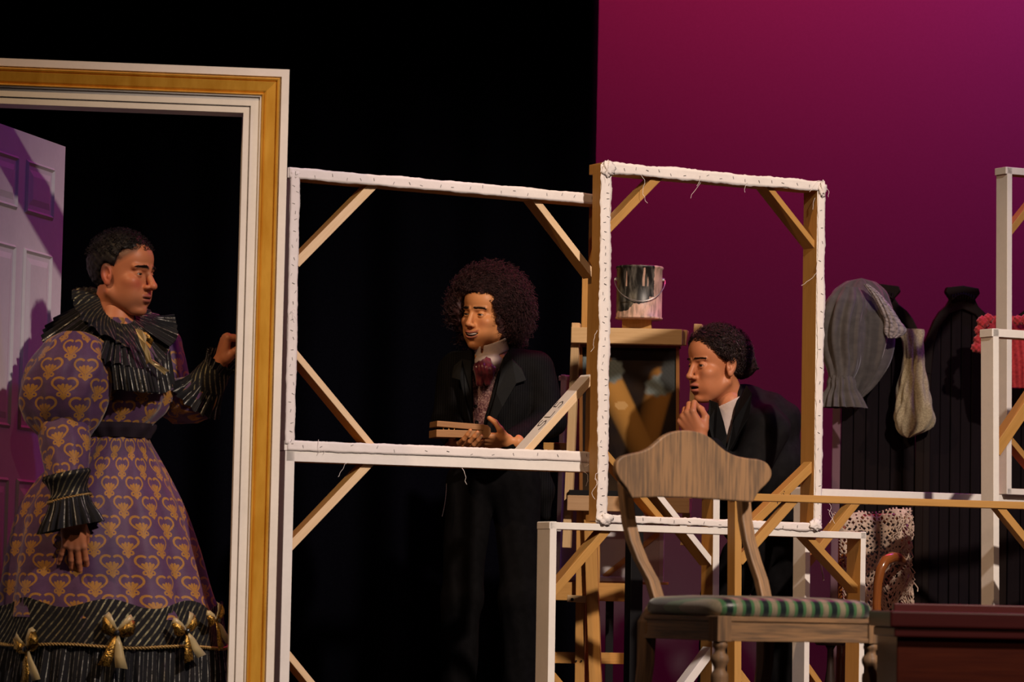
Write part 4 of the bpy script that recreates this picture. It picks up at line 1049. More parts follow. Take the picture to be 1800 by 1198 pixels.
def ruffle(inner, outer, pleats, amp, nth=240, ns=8, closed=True, flare=1.0, seed=0):
    """inner/outer: lists of 3D points (matching) -> pleated surface; returns V, F, uv"""
    def res(pts):
        k = np.array([tuple(p) for p in pts]); n = len(k)
        if closed: k = np.concatenate([k[-2:], k, k[:3]]); t = np.arange(-2, n + 3)
        else: t = np.arange(n)
        e = n if closed else n - 1; q = np.linspace(0, e, nth + 1); o = np.empty((nth + 1, 3))
        for c in range(3):
            m = np.gradient(k[:, c]); i = np.clip(np.searchsorted(t, q, side='right') - 1, 0, len(t) - 2); s = q - t[i]
            o[:, c] = (2 * s**3 - 3 * s**2 + 1) * k[i, c] + (s**3 - 2 * s**2 + s) * m[i] + (-2 * s**3 + 3 * s**2) * k[i + 1, c] + (s**3 - s**2) * m[i + 1]
        return o
    A_, B_ = res(inner), res(outer); tn = np.gradient(B_, axis=0); nr = np.cross(tn, B_ - A_); nr /= np.linalg.norm(nr, axis=1, keepdims=True) + 1e-9
    r = np.random.RandomState(seed); th = np.linspace(0, 1, nth + 1); phs = th * pleats * 2 * PI + 1.3 * np.sin(th * 2 * PI * 7 + seed) + .9 * np.sin(th * 2 * PI * 17 + 2 * seed)
    w_ = np.sin(phs) + .35 * np.sin(2 * phs + 1); s = np.linspace(0, 1, ns)
    V = A_[None] * (1 - s)[:, None, None] + B_[None] * s[:, None, None] + nr[None] * (amp * (0.12 + .88 * s ** flare))[:, None, None] * w_[None, :, None]
    ln = np.concatenate([[0], np.cumsum(np.linalg.norm(np.diff(B_, axis=0), axis=1))]); hh = np.linalg.norm(B_ - A_, axis=1).mean()
    uv = np.stack([np.broadcast_to(ln[None], (ns, nth + 1)), np.broadcast_to((s * hh)[:, None], (ns, nth + 1))], -1).reshape(-1, 2)
    m = nth + 1; i = np.arange(ns - 1)[:, None] * m; j = np.arange(nth)[None]
    return V.reshape(-1, 3), np.stack([i + j, i + j + 1, i + m + j + 1, i + m + j], -1).reshape(-1, 4), uv
# ------------------------------------------------------------------ person in the damask gown
MY = 10.92
g = lambda x, y, dy=0.0: P(x, y, MY + dy)
gp = g(190, 1198); PG = thing('person', (gp.x, MY, 0), 'person with short black hair in a purple and gold damask gown, fist raised', 'person')
# damask: heart shaped palmettes in gold on purple, half-drop repeat
md = Mat('purple_damask', 0.55, spec=0.25, sheen=0.25); U_, V_ = md.uv()
def palmette(ou, ov):
    x = (((U_ + ou) / 0.098).fract() - 0.5) * (0.098 / 0.0345); y = (((V_ + ov) / 0.124).fract() - 0.5) * (-0.124 / 0.0345)
    ax = x.abs(); L = lambda a, b: (a * a + b * b).sqrt()
    yb = y + 0.62; r = L(x, yb); ph = ax.atan2(yb + 0.0001)
    fan = (r + (ph * 9.0).sin().abs() * -0.16).lt(0.80) * ph.lt(0.98) * ((ph * 4.5).sin().abs().gt(0.16)) * r.gt(.16)
    c1x, c1y = ax - 0.46, y - 0.40; rr = L(c1x, c1y)
    horn = (rr - 0.46).abs().lt(((c1y + 0.5) * 0.03 + 0.075)) * ((c1x * 1.3 + c1y).gt(-0.12)) * ax.gt(0.06)
    side = (L(ax - 0.66, y + 0.02) - 0.22).abs().lt(0.08) * (ax.gt(.55))
    knob = L(ax - 0.12, y - 0.66).lt(0.13)
    base = (ax * 1.1 + (y + 0.92).abs()).lt(0.26); curl = (L(ax - 0.30, y + 0.66) - 0.15).abs().lt(0.075); stem = ax.lt(.07) * (y + .55).abs().lt(.5)
    return fan.mx(horn).mx(base).mx(curl).mx(knob * 0.0).mx(stem)
fm = palmette(0.0, 0.0).mx(palmette(0.049, 0.062))
nz = md.noise('UV', 30, detail=3); nf = md.noise('UV', 420, detail=1)
pur = md.ramp(nz * .6 + nf * .4, [(0.3, (0.058, 0.023, 0.072)), (0.7, (0.098, 0.041, 0.115))]); gold = md.ramp(nf, [(0.3, (0.26, 0.115, 0.02)), (0.7, (0.39, 0.19, 0.04))])
md.set('Base Color', md.mix(fm, pur, gold)); md.bump(nf, 0.1, 0.001); M_dam = md.m
def glitter(name, diag=0.0, period=0.016, wid=0.07, tint=(0.42, 0.42, 0.40)):
    m = Mat(name, 0.35, spec=0.16); u, v = m.uv(); s = ((u + v * diag) / period).fract(); ln_ = (s - 0.5).abs().lt(wid)
    n = m.noise('UV', 700, detail=1); n2 = m.noise('UV', 60, detail=2); sp = ln_ * ((n * .7 + n2 * .5).gt(0.60))
    m.set('Base Color', m.mix(sp, m.mix(ln_, (0.010, 0.010, 0.013), (0.03, 0.028, 0.026)), tint)); m.set('Metallic', sp * 0.85); m.set('Roughness', 0.75 - sp * 0.42); m.bump(n * sp, 0.6, 0.002); return m.m
M_gl = glitter('black_lurex'); M_gd = glitter('black_lurex_bias', 0.75, 0.021, 0.13, (0.36, 0.33, 0.2)); M_gf = glitter('black_lurex_flounce', 0.06, 0.014, 0.07)
fold = lambda th, t: 1 + .03 * np.sin(9 * th + 3 * t) + .02 * np.sin(15 * th - 2 * t)
def dress(name, keys, Y, depth, mat=M_dam, nu=96, n=40, disp=fold):
    V, Fc, uv = pxloft(keys, Y, depth, nu, n, disp); return np_mesh(name, V, Fc, mat, PG, uv=uv)
# skirt
SKEYS = [(757, 152, 256), (775, 138, 264), (800, 112, 278), (830, 80, 294), (880, 42, 318), (960, 16, 346), (1040, 2, 368), (1082, -4, 383), (1135, -12, 392)]
SD = [.11, .125, .15, .18, .22, .255, .28, .295, .30]
skf = lambda th, t: 1 + (.012 + .028 * t) * np.sin(11 * th + 1.2 * np.sin(2 * th) + .6) + .012 * t * np.sin(23 * th + 2 * t) - .045 * np.exp(-((th - 4.35 - .35 * t) / .10) ** 2) * (1 - .5 * t) - .03 * np.exp(-((th - 5.2 + .1 * t) / .09) ** 2)
k = np.array(SKEYS, float); sp_ = spline(np.column_stack([k[:, 0], k]), 70)
C_ = []; RX_ = []
for y, l, r in sp_: a, b = P(l, y, MY), P(r, y, MY); C_.append((a + b) / 2); RX_.append((b - a).length / 2)
RY_ = np.interp(sp_[:, 0], k[:, 0], SD)
C_ = np.array([tuple(c) for c in C_]); RX_ = np.array(RX_)
nb = int(np.searchsorted(sp_[:, 0], 1090))
V, Fc, uv = loft(C_[:nb], (1, 0, 0), (0, 1, 0), RX_[:nb], RY_[:nb], 220, skf, uscale=.27); np_mesh('skirt', V, Fc, M_dam, PG, uv=uv)
hb = slice(nb - 4, len(C_)); hemf = lambda th, t: 1.012 + .02 * np.sin(11 * th + .6) + .012 * np.sin(6 * th) * (1 - t) + .015 * np.exp(-((t - .0) / .18) ** 2) * (1 + .6 * np.sin(90 * th))
V, Fc, uv = loft(C_[hb] + np.array((0, 0, .006)) , (1, 0, 0), (0, 1, 0), RX_[hb], RY_[hb], 300, hemf, uscale=.33); wv = 1 - np.repeat(np.linspace(0, 1, len(C_[hb])), 301); V[:, 2] += wv * (.012 + .014 * np.sin(np.arctan2((V[:, 1] - MY) / .3, (V[:, 0] - C_[-1, 0]) / .37) * 8 + .9)); np_mesh('hem_band', V, Fc, M_gd, PG, uv=uv)
zb = C_[-1, 2]; nfl = 12; Cz = [(C_[-1, 0], MY, zb - (zb - .012) * i / (nfl - 1)) for i in range(nfl)]
flf = lambda th, t: 1.0 + (.012 + .035 * t) * (np.sin(46 * th + 2 * np.sin(5 * th)) + .5 * np.sin(71 * th + 1 + t)) + .015 * np.sin(9 * th)
V, Fc, uv = loft(Cz, (1, 0, 0), (0, 1, 0), RX_[-1] * np.linspace(1, 1.09, nfl), RY_[-1] * np.linspace(1, 1.06, nfl), 520, flf, uscale=.36); np_mesh('hem_flounce', V, Fc, M_gf, PG, uv=uv)
M_rope = Mat('gold_cord', 0.4, metallic=0.5, color=(0.34, 0.22, 0.08)).m
def cord(pts, r=.0035, pitch=.022, name='rope_trim', par=None):
    pts = [Vector(p) for p in pts]; m = MB()
    for s in (0, PI):
        out = []; acc = 0
        for i, p in enumerate(pts):
            if i: acc += (p - pts[i - 1]).length
            t = (pts[min(i + 1, len(pts) - 1)] - pts[max(i - 1, 0)]).normalized(); a = t.cross(UP); a = a.normalized() if a.length > .1 else Vector((1, 0, 0)); b = t.cross(a); w_ = acc / pitch * 2 * PI + s
            out.append(p + (a * math.cos(w_) + b * math.sin(w_)) * r)
        m.tube(out, r * .95, 5)
    return tag(m.build(name, M_rope, par or PG, smooth=True), kind='stuff')
cord([(C_[-1, 0] + RX_[-1] * 1.035 * math.cos(a), MY + RY_[-1] * 1.045 * math.sin(a), zb + .004 + .004 * math.sin(a * 6)) for a in np.linspace(0, 2 * PI, 420)])
# bows along the hem
M_satin = Mat('gold_satin', 0.35, spec=0.5, color=(0.42, 0.33, 0.17), sheen=.2).m
mgg = Mat('gold_sequin', 0.25, metallic=0.9); nz = mgg.noise(scale=240, detail=2); mgg.set('Base Color', mgg.ramp(nz, [(0.4, (0.10, 0.05, 0.02)), (0.6, (0.75, 0.45, 0.10))])); mgg.bump(nz, .8, .003); M_seq = mgg.m
M_jet = Mat('jet_brooch', 0.1, spec=0.8, color=(0.01, 0.01, 0.012)).m
def ribbon(pts, hw, side, mat, name, par, droop=0):
    G = []
    for i, p in enumerate(pts):
        w_ = hw[i] if hasattr(hw, '__len__') else hw
        t = (pts[min(i + 1, len(pts) - 1)] - pts[max(i - 1, 0)]).normalized(); sd = side[i] if isinstance(side, list) else side
        G.append([p - sd * w_, p + (t.cross(sd)) * w_ * .18, p + sd * w_])
    return MB().grid(G).build(name, mat, par, smooth=True, solid=.0012)
def bow(px, py, tilt=0.0, sc=1.0, par=None):
    dx = P(px, py, MY).x - C_[-1, 0]; q = max(-.97, min(.97, dx / (RX_[-1] * 1.05))); yy = MY - RY_[-1] * 1.075 * math.sqrt(1 - q * q) - .012
    c = P(px, py, yy); nrm = Vector((q * .9, -math.sqrt(1 - q * q), 0)).normalized(); ux = UP.cross(nrm).normalized(); ux = ux * math.cos(tilt) + UP * math.sin(tilt); uz = nrm.cross(ux)
    L = lambda a, b, d=0: c + (ux * a + uz * b + nrm * d) * sc
    for s, mt in ((-1, M_seq), (1, M_seq)):
        b_ = ribbon([L(0, 0, .004), L(s * .018, .012, .018), L(s * .036, .024, .018), L(s * .044, .020, .006), L(s * .034, .008, .0), L(s * .014, -.002, 0), L(0, 0, 0)], [.006, .011, .016, .017, .014, .009, .005], uz * sc, mt, 'bow_loop', PG)
        ribbon([L(0, .004, .006), L(s * .016, .026, .014), L(s * .030, .044, .012), L(s * .036, .048, .004)], [.005, .009, .012, .012], (ux * .5 + uz * .5 * -s) * sc, M_satin, 'bow_loop', PG)
        ribbon([L(0, -.004, .004), L(s * .008, -.030, .010), L(s * .015, -.062, .008), L(s * .024, -.092, .012)], [.005, .010, .014, .017], (ux) * sc, M_satin if s > 0 else M_seq, 'bow_tail', PG)
    m = MB(); m.lathe((0, 0, 0), [(.0, 0), (.006, .0), (.0085, .002), (.0075, .005), (.004, .007), (0, .0075)], 14)
    R3 = frame3(ux, nrm); m.v = [tuple(c + nrm * .014 + R3 @ (Vector(v) * sc)) for v in m.v]; m.build('brooch', M_jet, PG, smooth=True)
for a_ in ((50, 1140, .25, 1.15), (206, 1112, -.1, 1.15), (326, 1108, .35, 1.0), (378, 1090, .5, .95)): bow(*a_)
# bodice
dress('bodice', [(764, 150, 258), (748, 146, 266), (725, 138, 290), (695, 130, 304), (660, 118, 302), (625, 108, 292), (595, 118, 272), (578, 150, 246), (566, 170, 238), (560, 176, 232)], MY, [.11, .115, .13, .145, .155, .16, .15, .11, .075, .07])
M_waistshade = Mat('waist_shadow_dark', .9, color=(.012, .006, .014)).m  # dark strip standing in for the shadow at the waist under the bodice
V, Fc, uv = pxloft([(744, 139, 272), (750, 137, 272), (762, 140, 268), (770, 144, 264)], MY, [.128, .135, .13, .125], 96, 8, fold); np_mesh('waist_shadow_band', V, Fc, M_waistshade, PG, uv=uv)
# near sleeve: puffed above, close below
SY_ = MY - .17
puff = lambda th, t: 1 + .045 * np.sin(8 * th + 5 * t) * np.sin(PI * t) + .025 * np.sin(4 * th + 11 * t) * t + .02 * np.sin(13 * th - 9 * t) * t + .05 * np.sin(17 * th) * (np.abs(t - .5) * 2) ** 3 + .03 * np.sin(5 * th - 6 * t)
dress('puffed_sleeve', [(583, 112, 150), (592, 92, 172), (615, 70, 186), (650, 48, 194), (690, 36, 192), (725, 37, 182), (748, 48, 170), (762, 62, 160), (770, 70, 156)], SY_, [.04, .09, .12, .135, .14, .135, .115, .085, .07], disp=puff)
FA = [P(113, 756, MY - .19), P(116, 790, MY - .225), P(118, 854, MY - .283)]
tl = math.radians(13); AXt = (math.cos(tl), 0, math.sin(tl))
def tiltloft(name, keys, Y, ry, mat, nu, disp, us=None, ax=AXt):
    s = spline(keys, 24); C = [P(x, y, Y) for x, y, r in s]; R_ = [r / 6000 * Y for x, y, r in s]
    V, Fc, uv = loft(C, ax, (0, 1, 0), R_, np.array(R_) * ry, nu, disp, uscale=us); return np_mesh(name, V, Fc, mat, PG, uv=uv)
SYc = MY - .285
tiltloft('cuff_band', [(0, 116, 830, 40), (.12, 117, 836, 43), (.3, 119, 846, 38), (.8, 122, 868, 35), (.9, 122, 872, 38), (1, 123, 876, 35)], SYc, .95, M_gd, 120, lambda th, t: 1 + .03 * np.sin(40 * th) * (np.abs(t - .5) > .33))
tiltloft('cuff_ruffle', [(0, 122, 876, 34), (.3, 123, 892, 39), (.7, 124, 912, 48), (1, 125, 927, 53)], SYc - .02, .95, M_gl, 260, lambda th, t: 1 + (.03 + .10 * t) * (np.sin(20 * th + .8 * np.sin(3 * th)) + .4 * np.sin(33 * th + 1)))
ca = np.linspace(0, 2 * PI, 160); c0 = P(122, 876, SYc)
cord([c0 + Vector((AXt[0], 0, AXt[2])) * (.068 * math.cos(a)) + Vector((0, 1, 0)) * (.066 * math.sin(a)) for a in ca], .0028, .02)
# far sleeve and forearm
dress('puffed_sleeve', [(572, 272, 296), (585, 264, 312), (612, 262, 322), (650, 268, 330), (685, 276, 336), (705, 284, 334), (716, 292, 326)], MY + .17, [.04, .08, .11, .12, .11, .09, .05], disp=puff)
pa, pb, pc = g(305, 705, .08), g(345, 702, .02), g(386, 640, -.03)
def limbloft(name, pts, rs, mat, nu=96, disp=None, us=None):
    pts = [np.array(tuple(p)) for p in pts]; n = 22; tt = np.linspace(0, len(pts) - 1, n); C = np.array([[np.interp(q, range(len(pts)), [p[c] for p in pts]) for c in range(3)] for q in tt]); R_ = np.interp(tt, range(len(pts)), rs)
    T = np.gradient(C, axis=0); T /= np.linalg.norm(T, axis=1, keepdims=True); AY_ = np.cross(T, (0, 1, 0)); AY_ /= np.linalg.norm(AY_, axis=1, keepdims=True); AX_ = np.cross(AY_, T)
    V, Fc, uv = loft(C, AX_, AY_, R_, R_, nu, disp, uscale=us); return np_mesh(name, V, Fc, mat, PG, uv=uv)
limbloft('forearm_sleeve', FA, [.082, .078, .060], M_dam, disp=lambda th, t: 1 + .03 * np.sin(7 * th + 3 * t))
limbloft('forearm_sleeve', [pa, pb, pb.lerp(pc, .5)], [.07, .075, .055], M_dam, disp=lambda th, t: 1 + .05 * np.sin(7 * th + 4 * t))
limbloft('cuff_band', [pb.lerp(pc, .2), pb.lerp(pc, .6), pc], [.066, .058, .046], M_gd)
limbloft('cuff_ruffle', [pc.lerp(pb, .45), pc.lerp(pb, .8), pb.lerp(Vector(g(340, 705, .02)), .4)], [.055, .072, .088], M_gl, 220, lambda th, t: 1 + (.03 + .09 * t) * np.sin(18 * th + np.sin(3 * th)))
limbloft('wrist_ruffle', [pc.lerp(pb, .12), pc, pc + (pc - pb) * .16], [.046, .05, .058], M_gl, 220, lambda th, t: 1 + (.02 + .07 * t) * np.sin(17 * th + np.sin(3 * th)))
# collar tiers
inn = [(243, 566, 0), (230, 577, -.06), (208, 574, -.085), (186, 558, -.08), (173, 533, -.02), (172, 522, .05), (200, 526, .08), (233, 545, .06)]
out = [(300, 600, .0), (272, 648, -.13), (205, 640, -.23), (128, 617, -.22), (76, 603, -.05), (96, 562, .12), (190, 540, .2), (288, 560, .15)]
V, Fc, uv = ruffle([g(*q) for q in inn], [g(*q) for q in out], 34, .010, 420, 10, flare=.8, seed=1); np_mesh('cape_collar', V, Fc, M_gl, PG, uv=uv)
inn2 = [(238, 556, 0), (227, 568, -.055), (206, 566, -.075), (184, 548, -.07), (174, 520, -.02), (174, 512, .05), (200, 516, .08), (230, 533, .06)]
out2 = [(268, 590, .0), (245, 618, -.11), (205, 600, -.17), (150, 565, -.17), (126, 520, -.06), (140, 506, .08), (195, 514, .14), (262, 545, .12)]
V, Fc, uv = ruffle([g(*q) for q in inn2], [g(*q) for q in out2], 22, .006, 360, 8, flare=.8, seed=3); np_mesh('upper_collar', V, Fc, M_gd, PG, uv=uv)
V, Fc, uv = ruffle([g(*q) for q in ((196, 632, -.225), (226, 644, -.21), (258, 646, -.165), (284, 634, -.1), (300, 612, -.02))], [g(*q) for q in ((202, 684, -.235), (232, 687, -.215), (264, 690, -.175), (292, 689, -.11), (303, 668, -.02))], 15, .010, 220, 10, closed=False, seed=2); np_mesh('jabot', V, Fc, M_gl, PG, uv=uv)
V, Fc, uv = ruffle([g(*q) for q in ((252, 578, -.06), (262, 566, .0), (276, 556, .08))], [g(*q) for q in ((296, 612, -.06), (312, 590, .0), (307, 556, .08))], 8, .008, 100, 8, closed=False, seed=5); np_mesh('shoulder_frill', V, Fc, M_gl, PG, uv=uv)
M_satd = Mat('dull_gold_satin', 0.4, spec=0.4, metallic=.3, color=(0.30, 0.22, 0.10)).m
for pl in ([(237, 577, -.185), (250, 580, -.20), (258, 592, -.205), (256, 603, -.215), (264, 618, -.21), (268, 641, -.215), (262, 636, -.21), (257, 641, -.20), (254, 620, -.215), (247, 606, -.21), (243, 592, -.20)],
           [(262, 629, -.2), (270, 632, -.19), (284, 643, -.185), (299, 652, -.165), (292, 653, -.17), (290, 659, -.17), (276, 648, -.185), (267, 640, -.195)]):
    m = MB(); m.slab([g(*q) for q in pl], (0, -1, 0), .002); m.build('throat_bow', M_satd, PG, bevel=.0008)
ribbon([g(*q) for q in ((240, 582, -.16), (256, 590, -.18), (268, 602, -.17))], [.006, .012, .010], Vector((.3, -.2, .9)), M_seq, 'throat_bow', PG)
# the body: head, hands, trunk
SK = (.48, .170, .080)
def stub(V, C, put):
    x, y, z = V.T; put((.20, .09, .055), .35 * np.clip((.02 - z) / .03, 0, 1) * np.clip((z + .125) / .03, 0, 1) * np.exp(-(((z + .085) / .04) ** 2)) * (x > .0))
    put((.03, .016, .012), .95 * np.exp(-(((z - .0315 + .12 * np.abs(np.abs(y) - .03)) / .0042) ** 2)) * (np.abs(y) > .008) * (np.abs(y) < .05) * (x > .06))                    # brows
    put((.06, .035, .028), .75 * np.clip((z - .73 * x - .012) / .02, 0, 1) * (x < .075))
HMm = head_M(g(216, 487, 0), -27, 3, 0, 1.04)
hd = head_mesh(SK, (.27, .06, .05), (.50, .09, .06), jaw=1.08, nose=1.12, mouth=.0017, lips=1.1, brow=1.15, slit=.0029, neck=.057, neck_to=(-.055, 0, -.2), shade=stub, gaze=(.1, 0))
hn = hand_mesh(SK, (.62, .30, .2), [(.28, .30, .15), (.22, .22, .1), (.25, .25, .12), (.30, .15, .1)], spread=(.06, .02, -.06, -.42), thumb=((.022, .026, -.01), (.05, .034, -.03), (.078, .032, -.045), (.1, .026, -.052)), side=1, arm=.05)
hf = hand_mesh(SK, (.62, .30, .2), [(1.45, 1.7, .9)] * 4, spread=(.02, 0, 0, -.02), thumb=((.022, .028, -.012), (.05, .044, -.03), (.075, .032, -.05), (.09, .012, -.056)), side=-1, arm=.03)
lim = [([g(215, 770), g(205, 690), g(200, 600)], [.07, .08, .08]), ([g(195, 790, .0), Vector((gp.x + .02, MY, .1))], [.07, .06]), ([g(200, 600), g(205, 550)], [.08, .055]),
       ([g(135, 610, -.13), g(115, 730, -.17), g(119, 850, -.28), g(126, 915, -.3)], [.05, .04, .028, .024]), ([g(270, 600, .1), pa, pb.lerp(pa, .25), pc], [.04, .035, .03, .024])]
bodyV = join([(xf(hd[0], HMm), hd[1], hd[2]), place(hn, g(128, 912, -.305), (.06, .12, -1), (-.05, -1, -.1), .98), place(hf, pc, (.22, -.05, 1), (-1, -.35, .2), 1.0), trunk(lim, SK)])
np_mesh('body', *bodyV[:2], skin_mat('skin_warm'), PG, col=bodyV[2])
brows(hd, HMm, hairmat('brow_hair', (.012, .008, .007), (.02, .014, .012)), PG, .0335, .10, .0034, 80)
M_hk = hairmat('black_hair', (.006, .005, .006), (.016, .012, .012))
def cap(Q):
    d = ell(Q, (-.015, 0, .045), (.109, .087, .099)); fr_ = -smax(.016 + .25 * (Q[:, 2] - .03) - Q[:, 0], Q[:, 2] - .083, .012); d = smax(d, fr_, .004); d = smax(d, .25 * Q[:, 0] - Q[:, 2] - .085, .006)
    d = smax(d, -ell(Q, (-.008, -.085, 0), (.03, .03, .04)), .006); d = smax(d, -ell(Q, (-.008, .085, 0), (.03, .03, .04)), .006)
    return d + .0028 * np.sin(Q[:, 0] * 210 + 40 * Q[:, 2]) * np.sin(Q[:, 1] * 190 + 1) * np.sin(Q[:, 2] * 230)
Vc, Fh = snets(cap, (-.14, -.1, -.1), (.12, .1, .16), .0032); np_mesh('hair', xf(Vc, HMm), Fh, M_hk, PG)
rs = np.random.RandomState(3); top = Vc[(Vc[:, 2] > .06)]; idx = rs.choice(len(top), 900); n_ = top[idx] - np.array((-.015, 0, .03)); n_ /= np.linalg.norm(n_, axis=1, keepdims=True)
pth = curls(top[idx] - n_ * .004, n_, .016, .004, 1.1, 8, 4); Vs, Fs = strands(pth, .0011); tag(np_mesh('hair_curls', xf(Vs, HMm), Fs, M_hk, PG), kind='stuff')
# ------------------------------------------------------------------ person with the box
WY = 12.5
g = lambda x, y, dy=0.0: P(x, y, WY + dy)
wp = g(868, 1198); PW_ = thing('person', (wp.x, WY, 0), 'smiling person with a big dark curly afro in a black tailcoat holding a wooden box', 'person')
mj = Mat('black_pinstripe', 0.8, spec=0.06); u, v = mj.uv(); st = ((u / .0085).fract() - .5).abs().lt(.11); nz = mj.noise(scale=30, detail=3)
mj.set('Base Color', mj.mix(st, mj.ramp(nz, [(.3, (.0040, .0038, .0044)), (.7, (.006, .0056, .0062))]), (.010, .0098, .0108))); M_jk = mj.m
M_tr = speckled('black_trouser', (.0045, .0042, .0048), .2, 40, .9, spec=.05); M_sat = speckled('black_satin', (.0035, .0035, .004), .15, 60, .6, spec=.12)
T3 = lambda p: tuple(p)
def jacket(Q):
    d = ell(Q, T3(g(872, 700)), (.158, .115, .19)); d = smin(d, rc(Q, T3(g(806, 648)), T3(g(938, 648)), .066, .07), .05)
    d = smin(d, ell(Q, T3(g(876, 800, .01)), (.152, .115, .11)), .05)
    z = Q[:, 2]; z0, z1 = g(850, 620).z, g(850, 772).z; t = np.clip((z0 - z) / (z0 - z1), -.2, 1.1)
    xl = g(829, 700).x + .012 * t; xr = g(886, 640).x - .085 * t
    cut = np.maximum(np.maximum(xl - Q[:, 0], Q[:, 0] - xr), Q[:, 1] - (WY - .02))
    d = smax(d, -cut, .006)
    d = smax(d, -rc(Q, T3(g(868, 625, -.01)), T3(g(862, 590, -.05)), .062, .075), .01)
    d = smin(d, chain(Q, [T3(g(930, 800, .06)), T3(g(950, 860, .08)), T3(g(958, 905, .09))], [.06, .05, .022], .02), .03)
    a1 = chain(Q, [T3(g(943, 650)), T3(g(966, 738, -.04)), T3(g(898, 778, -.25))], [.066, .060, .044], .02)
    a2 = chain(Q, [T3(g(800, 652)), T3(g(787, 740, -.04)), T3(g(806, 787, -.24))], [.066, .056, .042], .02)
    d = smin(d, smin(a1, a2, .005), .012)
    return d + .002 * np.sin(Q[:, 2] * 45 + Q[:, 0] * 60) * np.sin(Q[:, 0] * 30 + 2)
lo = np.array(T3(g(740, 920, -.35))); hi = np.array(T3(g(1010, 600, .25)))
sdf_cloth('tailcoat', jacket, lo, hi, .0065, M_jk, PW_)
mv = Mat('rose_brocade', .5, spec=.3); n1 = mv.noise(scale=190, detail=3); n2 = mv.noise(scale=60, detail=2); mv.set('Base Color', mv.ramp(n1 * .7 + n2 * .3, [(.42, (.055, .012, .018)), (.55, (.20, .10, .09)), (.66, (.34, .24, .20))])); mv.bump(n1, .5, .002)
def vest(Q):
    d = ell(Q, T3(g(866, 712, .0)), (.135, .1, .2)); d = smin(d, ell(Q, T3(g(868, 810)), (.135, .1, .1)), .04); return d
sdf_cloth('waistcoat', vest, np.array(T3(g(780, 880, -.15))), np.array(T3(g(950, 600, .15))), .009, mv.m, PW_)
for y in (714, 742):
    c = g(836 if y < 720 else 838, y, -.105); MB().lathe((0, 0, 0), [(0, 0), (.007, .001), (.006, .004), (0, .005)], 12)
    m = MB(); m.lathe((0, 0, 0), [(0, 0), (.007, 0), (.0075, .002), (.005, .004), (0, .0048)], 12); R3 = frame3((1, 0, 0), (0, -1, 0)); m.v = [T3(c + R3 @ Vector(v_)) for v_ in m.v]; m.build('button', M_jet, PW_, smooth=True)
# lapels
for pl in ([(829, 634, -.115), (812, 630, -.105), (797, 642, -.10), (793, 664, -.115), (808, 668, -.125), (816, 700, -.132), (828, 752, -.128), (833, 752, -.124), (829, 690, -.125)],
           [(884, 634, -.11), (900, 630, -.1), (918, 648, -.1), (926, 668, -.105), (908, 674, -.12), (884, 715, -.13), (858, 762, -.126), (853, 756, -.122), (872, 690, -.126)]):
    m = MB(); m.slab([g(*q) for q in pl], (0, -1, 0), .006); m.build('lapel', M_sat, PW_, bevel=.002)
mcv = Mat('crimson_silk', .3, spec=.5, sheen=.2); n1 = mcv.noise(scale=55, vec=(1, 1, .5), detail=3); mcv.set('Base Color', mcv.ramp(n1, [(.35, (.055, .004, .012)), (.6, (.17, .018, .04)), (.75, (.26, .07, .05))]))
def crv(Q):
    d = chain(Q, [T3(g(856, 634, -.1)), T3(g(846, 648, -.125)), T3(g(843, 672, -.118))], [.014, .028, .015], .01)
    d = smin(d, chain(Q, [T3(g(856, 634, -.1)), T3(g(858, 650, -.125)), T3(g(858, 672, -.118))], [.014, .026, .013], .01), .003)
    return d + .0016 * np.sin(Q[:, 0] * 420 + Q[:, 2] * 60)
sdf_cloth('cravat', crv, np.array(T3(g(822, 690, -.17))), np.array(T3(g(884, 622, -.05))), .0032, mcv.m, PW_)
M_sh = speckled('shirt_white', (.50, .40, .37), .08, 50, .8)
def band(Q, c, n, r, hgt, th, gap=None):
    n = np.array(n) / np.linalg.norm(n); q = Q - np.array(T3(c)); a = q @ n; rad = np.linalg.norm(q - a[:, None] * n, axis=1); return np.maximum(np.abs(rad - r) - th, np.abs(a) - hgt)
def shirt(Q):
    d = band(Q, g(863, 612, -.012), (-.32, -.2, 1), .060, .024, .004)
    wedge = np.maximum(np.abs(Q[:, 0] - g(848, 610).x) - .004 * (Q[:, 2] - g(851, 640).z) / .05, Q[:, 1] - (WY - .03)); d = np.maximum(d, -wedge)
    return smin(d, ell(Q, T3(g(861, 638, -.025)), (.060, .075, .04)), .006)
sdf_cloth('shirt_collar', shirt, np.array(T3(g(820, 670, -.13))), np.array(T3(g(920, 575, .09))), .004, M_sh, PW_)
# trousers and shoes
def trous(Q):
    d = ell(Q, T3(g(872, 838)), (.145, .105, .1))
    for x, x2, x3 in ((826, 812, 803), (908, 914, 912)):
        a = g(x, 850); k_ = g(x2, 1050); k_ = Vector((k_.x, WY - .01, k_.z)); b = Vector((g(x3, 1198).x, WY + .02, .06))
        d = smin(d, chain(Q, [T3(a), T3(k_), T3(b)], [.088, .072, .064], .03), .03)
    return d + .003 * np.sin(Q[:, 2] * 22 + Q[:, 0] * 70) * np.sin(Q[:, 0] * 50)
sdf_cloth('trousers', trous, np.array((g(750, 900).x, WY - .16, .03)), np.array(T3(g(980, 770, .17))), .009, M_tr, PW_)
for x in (803, 912):
    c = Vector((g(x, 1198).x, WY - .04, 0)); V, Fc = snets(lambda Q: np.maximum(smin(ell(Q, (c.x, c.y - .05, .03), (.042, .10, .035)), rc(Q, (c.x, c.y + .05, .035), (c.x, c.y + .06, .08), .038, .036), .03), -Q[:, 2] + .002), (c.x - .07, c.y - .17, -.02), (c.x + .07, c.y + .12, .14), .007); np_mesh('shoe', V, Fc, M_sat, PW_)
M_chn = Mat('silver_beads', .25, metallic=.9, color=(.7, .7, .72)).m; m = MB()
